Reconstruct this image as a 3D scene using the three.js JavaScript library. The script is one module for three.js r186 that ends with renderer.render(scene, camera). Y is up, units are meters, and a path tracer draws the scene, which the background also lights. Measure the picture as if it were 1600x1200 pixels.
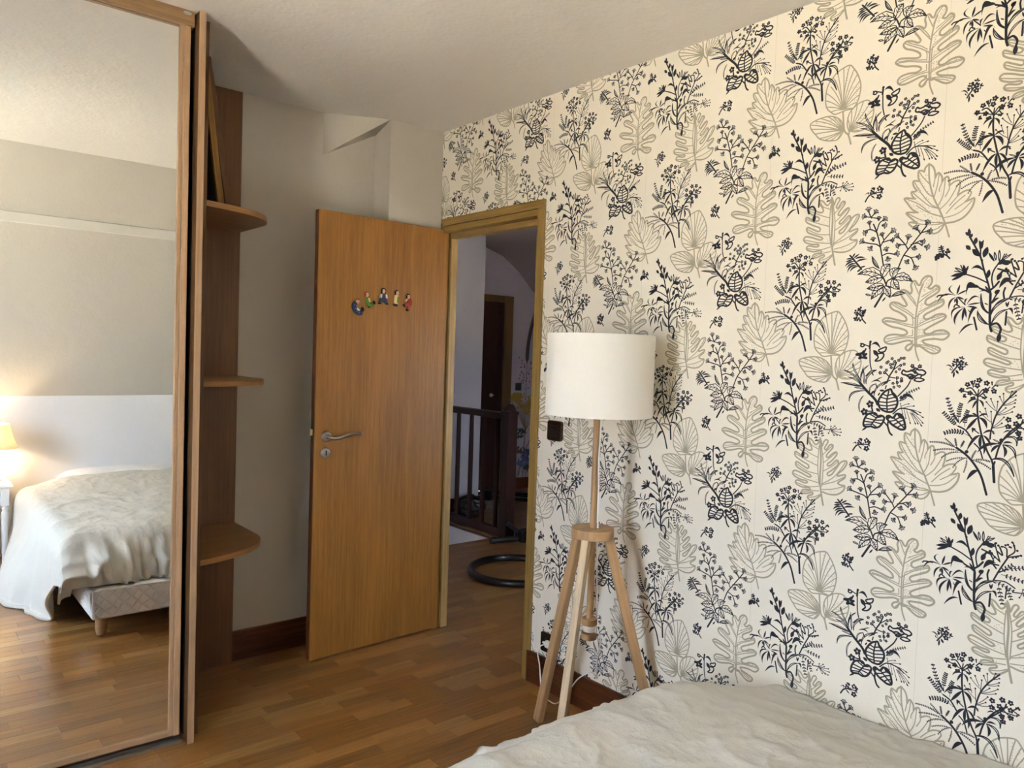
import * as THREE from 'three';
import { RoundedBoxGeometry } from 'three/addons/geometries/RoundedBoxGeometry.js';
import { ConvexGeometry } from 'three/addons/geometries/ConvexGeometry.js';
import { mergeGeometries, mergeVertices, toCreasedNormals } from 'three/addons/utils/BufferGeometryUtils.js';
import { RectAreaLightUniformsLib } from 'three/addons/lights/RectAreaLightUniformsLib.js';

// ------------------------------------------------------------------ camera, sky, sun, exposure
const scene = new THREE.Scene();
const camera = new THREE.PerspectiveCamera(2 * Math.atan(600 / 1202.93) * 180 / Math.PI, 4 / 3, 0.03, 200);
camera.position.set(0, 1.43, 0);
camera.rotation.set(-0.0384, -0.6936, 0.0332, 'YXZ');
camera.updateMatrixWorld();

const renderer = new THREE.WebGLRenderer({ antialias: true });
renderer.toneMapping = THREE.LinearToneMapping;
renderer.toneMappingExposure = 12.5;
renderer.shadowMap.enabled = true;
RectAreaLightUniformsLib.init();

{ // bright, hazy sky: whiter at the horizon, bluer overhead
  const w = 64, h = 32, d = new Float32Array(w * h * 4);
  for (let j = 0; j < h; j++) for (let i = 0; i < w; i++) {
    const e = (j + 0.5) / h * 2 - 1, k = 4 * (j * w + i), up = Math.max(0, e);
    const b = e > 0 ? 1.0 : 0.35;
    d[k] = b * (0.86 - 0.42 * up) * 4.2; d[k + 1] = b * (0.97 - 0.30 * up) * 4.2; d[k + 2] = b * (1.14 - 0.02 * up) * 4.2; d[k + 3] = 1;
  }
  const t = new THREE.DataTexture(d, w, h, THREE.RGBAFormat, THREE.FloatType);
  t.mapping = THREE.EquirectangularReflectionMapping; t.magFilter = t.minFilter = THREE.LinearFilter; t.needsUpdate = true;
  scene.background = t; scene.environment = t;
}
const sun = new THREE.DirectionalLight(0xfff4e6, 27.0);
sun.position.set(9, 14, -5); sun.target.position.set(0, 0, 0);
sun.castShadow = true; sun.shadow.camera.left = sun.shadow.camera.bottom = -14; sun.shadow.camera.right = sun.shadow.camera.top = 14;
sun.shadow.camera.far = 50; sun.shadow.mapSize.set(2048, 2048);
scene.add(sun, sun.target);

// ------------------------------------------------------------------ helpers
const V3 = (x, y, z) => new THREE.Vector3(x, y, z);
let seed = 7;
const rnd = () => { seed = (seed * 1664525 + 1013904223) >>> 0; return seed / 4294967296; };
const hash = (x, y) => { const s = Math.sin(x * 127.1 + y * 311.7) * 43758.5453; return s - Math.floor(s); };
function noise(x, y, px = 1e9, py = 1e9) {           // value noise, optionally periodic
  const i = Math.floor(x), j = Math.floor(y), f = x - i, g = y - j, u = f * f * (3 - 2 * f), v = g * g * (3 - 2 * g);
  const m = (a, b) => ((a % b) + b) % b, h = (a, b) => hash(m(a, px), m(b, py));
  return (h(i, j) * (1 - u) + h(i + 1, j) * u) * (1 - v) + (h(i, j + 1) * (1 - u) + h(i + 1, j + 1) * u) * v;
}
const fbm = (x, y, n = 4) => { let s = 0, a = 0.5; for (let k = 0; k < n; k++) { s += a * noise(x * 2 ** k + 17 * k, y * 2 ** k); a /= 2; } return s; };
const smooth = (a, b, x) => { const t = Math.min(1, Math.max(0, (x - a) / (b - a))); return t * t * (3 - 2 * t); };
const mix = (a, b, t) => a + (b - a) * t;

const used = new Map();
function numbered(name) { const n = used.get(name) || 0; used.set(name, n + 1); return n ? `${name}_${String(n).padStart(3, '0')}` : name; }
function put(o, parent) { if (parent) parent.add(o); else scene.add(o); return o; }
function mesh(name, geos, mat, parent) {
  const list = (Array.isArray(geos) ? geos : [geos]).map((g) => (g.index ? g.toNonIndexed() : g));
  for (const g of list) for (const k of Object.keys(g.attributes)) if (!['position', 'normal', 'uv'].includes(k)) g.deleteAttribute(k);
  const m = new THREE.Mesh(list.length > 1 ? mergeGeometries(list) : list[0], mat);
  m.name = parent ? name : numbered(name); m.castShadow = m.receiveShadow = true;
  return put(m, parent);
}
function partNames(o) { const n = {}; for (const c of o.children) { const b = c.name.replace(/_\d{3}$/, ''); const k = n[b] = (n[b] ?? -1) + 1; c.name = k ? `${b}_${String(k).padStart(3, '0')}` : b; partNames(c); } }
function thing(name, label, category, pos = [0, 0, 0], ry = 0, group) {
  const o = new THREE.Group(); o.name = numbered(name); o.position.set(...pos); o.rotation.y = ry; scene.add(o);
  return tag(o, label, category, group);
}
function tag(o, label, category, group) { o.userData = { label, category }; if (group) o.userData.group = group; return o; }
function struct(name, geos, mat) { const m = mesh(name, geos, mat); m.userData.kind = 'structure'; return m; }
function structGroup(name) { const g = new THREE.Group(); g.name = numbered(name); g.userData.kind = 'structure'; scene.add(g); return g; }

// box from corner to corner, small bevel r, uv in metres with u along the grain axis
function uvBy(g, axis = 'y', off = 0) {
  if (g.index) g = g.toNonIndexed();
  const p = g.attributes.position, n = g.attributes.normal, uv = new Float32Array(p.count * 2), ax = { x: 0, y: 1, z: 2 }[axis];
  const P = p.array, N = n.array;
  for (let i = 0; i < p.count; i++) {
    const a = [0, 1, 2].map((k) => Math.abs(N[3 * i + k])), dom = a.indexOf(Math.max(...a));
    const rest = [0, 1, 2].filter((k) => k !== dom), u = rest.includes(ax) ? ax : rest[0], v = rest.find((k) => k !== u);
    uv[2 * i] = P[3 * i + u] + off; uv[2 * i + 1] = P[3 * i + v] + off * 0.37;
  }
  g.setAttribute('uv', new THREE.BufferAttribute(uv, 2)); return g;
}
function bx(x0, x1, y0, y1, z0, z1, r = 0, axis = 'y', off = 0) {
  const w = x1 - x0, h = y1 - y0, d = z1 - z0;
  const g = r > 0 ? new RoundedBoxGeometry(w, h, d, 2, Math.min(r, w / 2.01, h / 2.01, d / 2.01)) : new THREE.BoxGeometry(w, h, d);
  g.translate((x0 + x1) / 2, (y0 + y1) / 2, (z0 + z1) / 2);
  return uvBy(g, axis, off);
}
function cyl(r0, r1, h, [x, y, z], seg = 32, open = false) { const g = new THREE.CylinderGeometry(r1, r0, h, seg, 1, open); g.translate(x, y + h / 2, z); return g; }
function lathe(pts, seg = 40) { return new THREE.LatheGeometry(pts.map(([r, y]) => new THREE.Vector2(Math.max(r, 1e-4), y)), seg); }
function tube(pts, r, seg = 60, rs = 10, closed = false) { return new THREE.TubeGeometry(new THREE.CatmullRomCurve3(pts.map((p) => V3(...p)), closed, 'centripetal'), seg, r, rs, closed); }
function beam(a, b, w, d, axisHint = V3(0, 1, 0), r = 0.002) {        // square-section bar from a to b
  const A = V3(...a), B = V3(...b), L = A.distanceTo(B), g = new RoundedBoxGeometry(w, L, d, 1, r);
  const gg = uvBy(g, 'y', rnd() * 3), y = B.clone().sub(A).normalize(), z = axisHint.clone().sub(y.clone().multiplyScalar(axisHint.dot(y))).normalize(), x = new THREE.Vector3().crossVectors(y, z);
  const m = new THREE.Matrix4().makeBasis(x, y, z); m.setPosition(A.add(B).multiplyScalar(0.5)); gg.applyMatrix4(m); return gg;
}
function extrude(shape, depth, bevel = 0.001, curve = 8) {
  return new THREE.ExtrudeGeometry(shape, { depth, bevelEnabled: bevel > 0, bevelThickness: bevel, bevelSize: bevel, bevelSegments: 2, curveSegments: curve });
}

// ------------------------------------------------------------------ textures and materials
function dataTex(w, h, f, srgb = true) {
  const d = new Uint8Array(w * h * 4);
  for (let j = 0; j < h; j++) for (let i = 0; i < w; i++) { const c = f(i / w, j / h), k = 4 * (j * w + i); for (let q = 0; q < 3; q++) d[k + q] = Math.max(0, Math.min(255, 255 * (c.length ? c[q] : c))); d[k + 3] = 255; }
  const t = new THREE.DataTexture(d, w, h, THREE.RGBAFormat); t.wrapS = t.wrapT = THREE.RepeatWrapping; t.magFilter = THREE.LinearFilter; t.minFilter = THREE.LinearMipmapLinearFilter; t.generateMipmaps = true;
  if (srgb) t.colorSpace = THREE.SRGBColorSpace; t.needsUpdate = true; return t;
}
// wood grain, 1 m long by 0.5 m across; fine pores, long streaks and a slow drift
const grainField = (u, v, k) => {
  const streak = noise(u * 5, v * 64 + 0.6 * noise(u * 6, v * 8, 6, 8), 5, 64), fine = noise(u * 22, v * 220, 22, 220), slow = noise(u * 2, v * 9, 2, 9);
  return 1 - k * (0.38 * (1 - streak) + 0.30 * (1 - fine) + 0.32 * (1 - slow));
};
function woodTex(k, repeatU = 1) { const t = dataTex(512, 512, (u, v) => { const g = grainField(u, v, k); return [g, g * (0.985), g * 0.965]; }); t.repeat.set(repeatU, 2); return t; }
const grainA = woodTex(0.42), grainB = woodTex(0.7), grainC = woodTex(0.3);
const woodBump = dataTex(512, 512, (u, v) => grainField(u, v, 1), false); woodBump.repeat.set(1, 2);
const lin = (hex) => new THREE.Color(hex);
function wood(hex, map = grainA, rough = 0.42, extra = {}) { return new THREE.MeshPhysicalMaterial({ color: lin(hex), map, roughness: rough, bumpMap: woodBump, bumpScale: 0.0003, ...extra }); }
function paint(hex, rough = 0.85, extra = {}) { return new THREE.MeshStandardMaterial({ color: lin(hex), roughness: rough, ...extra }); }
const plasterBump = dataTex(512, 512, (u, v) => 0.5 * noise(u * 6, v * 6, 6, 6) + 0.3 * noise(u * 23, v * 23, 23, 23) + 0.2 * noise(u * 90, v * 90, 90, 90), false);
const M = {
  wall: paint(0xc0b8a9, 0.9, { bumpMap: plasterBump, bumpScale: 0.0012 }),
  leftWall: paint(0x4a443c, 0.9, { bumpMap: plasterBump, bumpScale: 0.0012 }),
  ceiling: paint(0xe0dbd2, 0.92, { bumpMap: plasterBump, bumpScale: 0.004 }),
  knee: paint(0xeeeeee, 0.85, { bumpMap: plasterBump, bumpScale: 0.001 }),
  slope: paint(0xcbc6ba, 0.9, { bumpMap: plasterBump, bumpScale: 0.003 }),
  hallWall: paint(0xd2d0d6, 0.9, { bumpMap: plasterBump, bumpScale: 0.002 }),
  hallCeiling: paint(0xb9aeb0, 0.92, { bumpMap: plasterBump, bumpScale: 0.003 }),
  outside: paint(0xc4bcaa, 1),
  facade: paint(0xcfc4b0, 0.95),
  whiteGloss: paint(0xeeeeec, 0.35),
  leaf: wood(0xb47d33, grainC, 0.55, { clearcoat: 0.06, clearcoatRoughness: 0.4 }),
  leafEdge: wood(0x8e3f17, grainB, 0.45),
  casing: wood(0xb0904f, grainC, 0.5),
  baseboard: wood(0x8a4b22, grainB, 0.42),
  wardrobe: wood(0xc09a6e, grainC, 0.45),
  wardrobeEdge: wood(0xd4b088, grainC, 0.42),
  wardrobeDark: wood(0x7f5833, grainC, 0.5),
  shelf: wood(0xb5854f, grainC, 0.42),
  interior: paint(0x5a4230, 0.9),
  mirror: new THREE.MeshPhysicalMaterial({ color: new THREE.Color().setRGB(0.93, 0.945, 0.93), metalness: 1, roughness: 0 }),
  steel: new THREE.MeshStandardMaterial({ color: lin(0xb8b8b6), metalness: 1, roughness: 0.32 }),
  nickel: new THREE.MeshStandardMaterial({ color: lin(0xb4aea4), metalness: 1, roughness: 0.28 }),
  black: paint(0x0b0b0c, 0.45),
  blackMetal: new THREE.MeshPhysicalMaterial({ color: lin(0x0d0d0f), roughness: 0.35, clearcoat: 0.3 }),
  beech: wood(0xd6ad7c, grainC, 0.5),
  beechPale: wood(0xe6cba2, grainC, 0.5),
  railing: wood(0x43190c, grainC, 0.6),
  cable: paint(0xe9e6e0, 0.45),
};
M.glass = new THREE.MeshPhysicalMaterial({ color: 0xffffff, roughness: 0, transmission: 1, thickness: 0, ior: 1.5 });
M.stop = wood(0xc6a56a, grainC, 0.5);
M.frameBoard = wood(0xc08c3e, grainA, 0.5);

// ------------------------------------------------------------------ the printed wallpaper (flat print; one repeat is 1.047 m by 0.728 m, half drop)
const PZ = 0.5236, PY = 0.728, CEIL = 2.5413;
function catmull(c, p, closed) {
  const n = p.length, at = (i) => (closed ? p[(i + n) % n] : p[Math.max(0, Math.min(n - 1, i))]);
  c.moveTo(...p[0]);
  for (let i = 0; i < (closed ? n : n - 1); i++) {
    const [a, b, d, e] = [at(i - 1), at(i), at(i + 1), at(i + 2)];
    c.bezierCurveTo(b[0] + (d[0] - a[0]) / 6, b[1] + (d[1] - a[1]) / 6, d[0] - (e[0] - b[0]) / 6, d[1] - (e[1] - b[1]) / 6, d[0], d[1]);
  }
}
function leafPath(c, a, b, m, w) {      // lens from a to b bowed through m
  const dx = b[0] - a[0], dy = b[1] - a[1], l = Math.hypot(dx, dy) || 1, nx = -dy / l * w, ny = dx / l * w, q = [2 * m[0] - (a[0] + b[0]) / 2, 2 * m[1] - (a[1] + b[1]) / 2];
  c.beginPath(); c.moveTo(...a); c.quadraticCurveTo(q[0] + nx, q[1] + ny, ...b); c.quadraticCurveTo(q[0] - nx, q[1] - ny, ...a); c.closePath();
}
const mid = (a, b) => [(a[0] + b[0]) / 2, (a[1] + b[1]) / 2];
const dot = (c, x, y, r) => { c.beginPath(); c.arc(x, y, r, 0, 7); c.fill(); };
let INK = 1;
function drawCommand(c, k, a) {
  const pairs = (s) => { const o = []; for (let i = s; i + 1 < a.length; i += 2) o.push([a[i], a[i + 1]]); return o; };
  if (k === 'S' || k === 'Z') { c.lineWidth = a[0] * INK; c.beginPath(); catmull(c, pairs(1), k === 'Z'); c.stroke(); }
  else if (k === 'F') { c.beginPath(); catmull(c, pairs(0), true); c.fill(); }
  else if (k === 'L' || k === 'T') {
    const p = pairs(1), m = p[2] || mid(p[0], p[1]);
    leafPath(c, p[0], p[1], m, a[0] * (k === 'L' ? 1.1 : 0.66));
    if (k === 'L') c.fill(); else { c.lineWidth = Math.max(1.3, a[0] * 0.34); c.stroke(); }
  } else if (k === 'D') dot(c, a[1], a[2], a[0] * 1.2);
  else if (k === 'K') {
    const [r, x, y] = a, t = hash(x, y) * 6;
    for (let i = 0; i < 5; i++) { const g = t + i * 1.2566; leafPath(c, [x + 0.15 * r * Math.cos(g), y + 0.15 * r * Math.sin(g)], [x + 1.05 * r * Math.cos(g), y + 1.05 * r * Math.sin(g)], [x + 0.62 * r * Math.cos(g), y + 0.62 * r * Math.sin(g)], r * 0.75); c.fill(); }
    if (r > 5) { c.lineWidth = 0.8; c.stroke(); }
  } else if (k === 'N') {
    const n = a[0], w = a[1], p = pairs(2), m = p[2] || mid(p[0], p[1]), q = [2 * m[0] - (p[0][0] + p[1][0]) / 2, 2 * m[1] - (p[0][1] + p[1][1]) / 2];
    const at = (t) => [0, 1].map((i) => (1 - t) ** 2 * p[0][i] + 2 * t * (1 - t) * q[i] + t * t * p[1][i]);
    c.lineWidth = 1.2; c.beginPath(); c.moveTo(...p[0]); c.quadraticCurveTo(...q, ...p[1]); c.stroke();
    for (let i = 0; i < n; i++) {
      const t = 0.22 + 0.74 * i / (n - 1), o = at(t), o2 = at(t + 0.03), g = Math.atan2(o2[1] - o[1], o2[0] - o[0]), l = w * (1.2 - 0.5 * Math.abs(t - 0.5));
      for (const s of [-1, 1]) { const h = g + s * 1.05, e = [o[0] + l * Math.cos(h), o[1] + l * Math.sin(h)]; leafPath(c, o, e, mid(o, e), w * 0.6); c.fill(); }
    }
    dot(c, p[1][0], p[1][1], w * 0.22);
  } else if (k === 'B' || k === 'Q') {
    const [p, e] = pairs(0), m = mid(p, e), l = Math.hypot(e[0] - p[0], e[1] - p[1]);
    const q = [m[0], m[1] + (k === 'B' ? 0.12 : -0.1) * l];
    c.lineWidth = 1.4; c.beginPath(); c.moveTo(...p); c.quadraticCurveTo(...q, ...e); c.stroke();
    if (k === 'B') dot(c, e[0], e[1], 2.0);
    else { const f = [e[0] - 0.16 * (e[0] - p[0]), e[1] - 0.16 * (e[1] - p[1])]; leafPath(c, f, [e[0] + 0.03 * (e[0] - p[0]), e[1] + 0.03 * (e[1] - p[1])], mid(f, e), 3.6); c.fill(); }
  } else if (k === 'Y') {
    const [r, x, y, d] = a, g = d * Math.PI / 180;
    c.lineWidth = 1.3;
    for (const s of [-0.5, 0, 0.5]) { const e = [x + 0.55 * r * Math.cos(g + s), y + 0.55 * r * Math.sin(g + s)]; leafPath(c, [x, y], e, mid([x, y], e), r * 0.2); c.stroke(); }
    for (let i = -3; i <= 3; i++) {
      const h = g + i * 0.24, o = [x + 0.42 * r * Math.cos(g + i * 0.16), y + 0.42 * r * Math.sin(g + i * 0.16)], l = r * (1 - 0.06 * Math.abs(i)) * (i % 2 ? 1 : 0.88), e = [x + l * Math.cos(h), y + l * Math.sin(h)];
      c.lineWidth = 1.1; c.beginPath(); c.moveTo(...o); c.lineTo(...e); c.stroke(); dot(c, e[0], e[1], 1.5);
    }
  } else if (k === 'J') {
    const p = pairs(1), m = p[2] || mid(p[0], p[1]), dx = p[1][0] - p[0][0], dy = p[1][1] - p[0][1], l = Math.hypot(dx, dy), nx = -dy / l, ny = dx / l, w = a[0] * 0.5;
    const q = [2 * m[0] - (p[0][0] + p[1][0]) / 2, 2 * m[1] - (p[0][1] + p[1][1]) / 2], at = (t) => [0, 1].map((i) => (1 - t) ** 2 * p[0][i] + 2 * t * (1 - t) * q[i] + t * t * p[1][i]);
    const side = (s, n = 7) => { const o = []; for (let i = 0; i <= n; i++) { const t = i / n, b = at(t), v = s * w * Math.sin(Math.PI * Math.min(1, t * 0.94 + 0.06) ** 0.8) * (i % 2 ? 1.08 : 0.9); o.push([b[0] + nx * v, b[1] + ny * v]); } return o; };
    c.lineWidth = 2.3;
    for (const s of [-1, 1]) {
      const o = side(s); c.beginPath(); c.moveTo(...p[0]); for (const e of o) c.lineTo(...e); c.lineTo(...p[1]); c.stroke();
      c.lineWidth = 1.5; for (const t of [0.25, 0.42, 0.6, 0.76]) { const b = at(t), e = at(Math.min(1, t + 0.14)), v = s * w * 0.62 * Math.sin(Math.PI * t ** 0.8); c.beginPath(); c.moveTo(...b); c.lineTo(e[0] + nx * v, e[1] + ny * v); c.stroke(); }
      c.lineWidth = 2.3;
    }
    c.beginPath(); c.moveTo(...p[0]); c.quadraticCurveTo(...q, ...p[1]); c.stroke();
  } else if (k === 'P') {              // rows of small dots inside an outline
    const p = pairs(1), s = a[0] * 1.55, xs = p.map((t) => t[0]), ys = p.map((t) => t[1]);
    const inside = (x, y) => { let r = false; for (let i = 0, j = p.length - 1; i < p.length; j = i++) if ((p[i][1] > y) !== (p[j][1] > y) && x < (p[j][0] - p[i][0]) * (y - p[i][1]) / (p[j][1] - p[i][1]) + p[i][0]) r = !r; return r; };
    for (let y = Math.min(...ys); y < Math.max(...ys); y += s) for (let x = Math.min(...xs); x < Math.max(...xs); x += s) {
      const u = x + s * 0.6 * (hash(x, y) - 0.5) + (Math.round(y / s) % 2) * s * 0.5, v = y + s * 0.6 * (hash(y, x) - 0.5);
      if (inside(u, v)) dot(c, u, v, 1.2);
    }
  } else if (k === 'R') {
    const p = pairs(2), o = p[0];
    for (const e of p.slice(1)) { const m = mid(o, e); c.lineWidth = a[0] * INK; c.beginPath(); c.moveTo(...o); c.quadraticCurveTo(m[0] - a[1] * (e[1] - o[1]), m[1] + a[1] * (e[0] - o[0]), ...e); c.stroke(); }
  }
}
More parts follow.
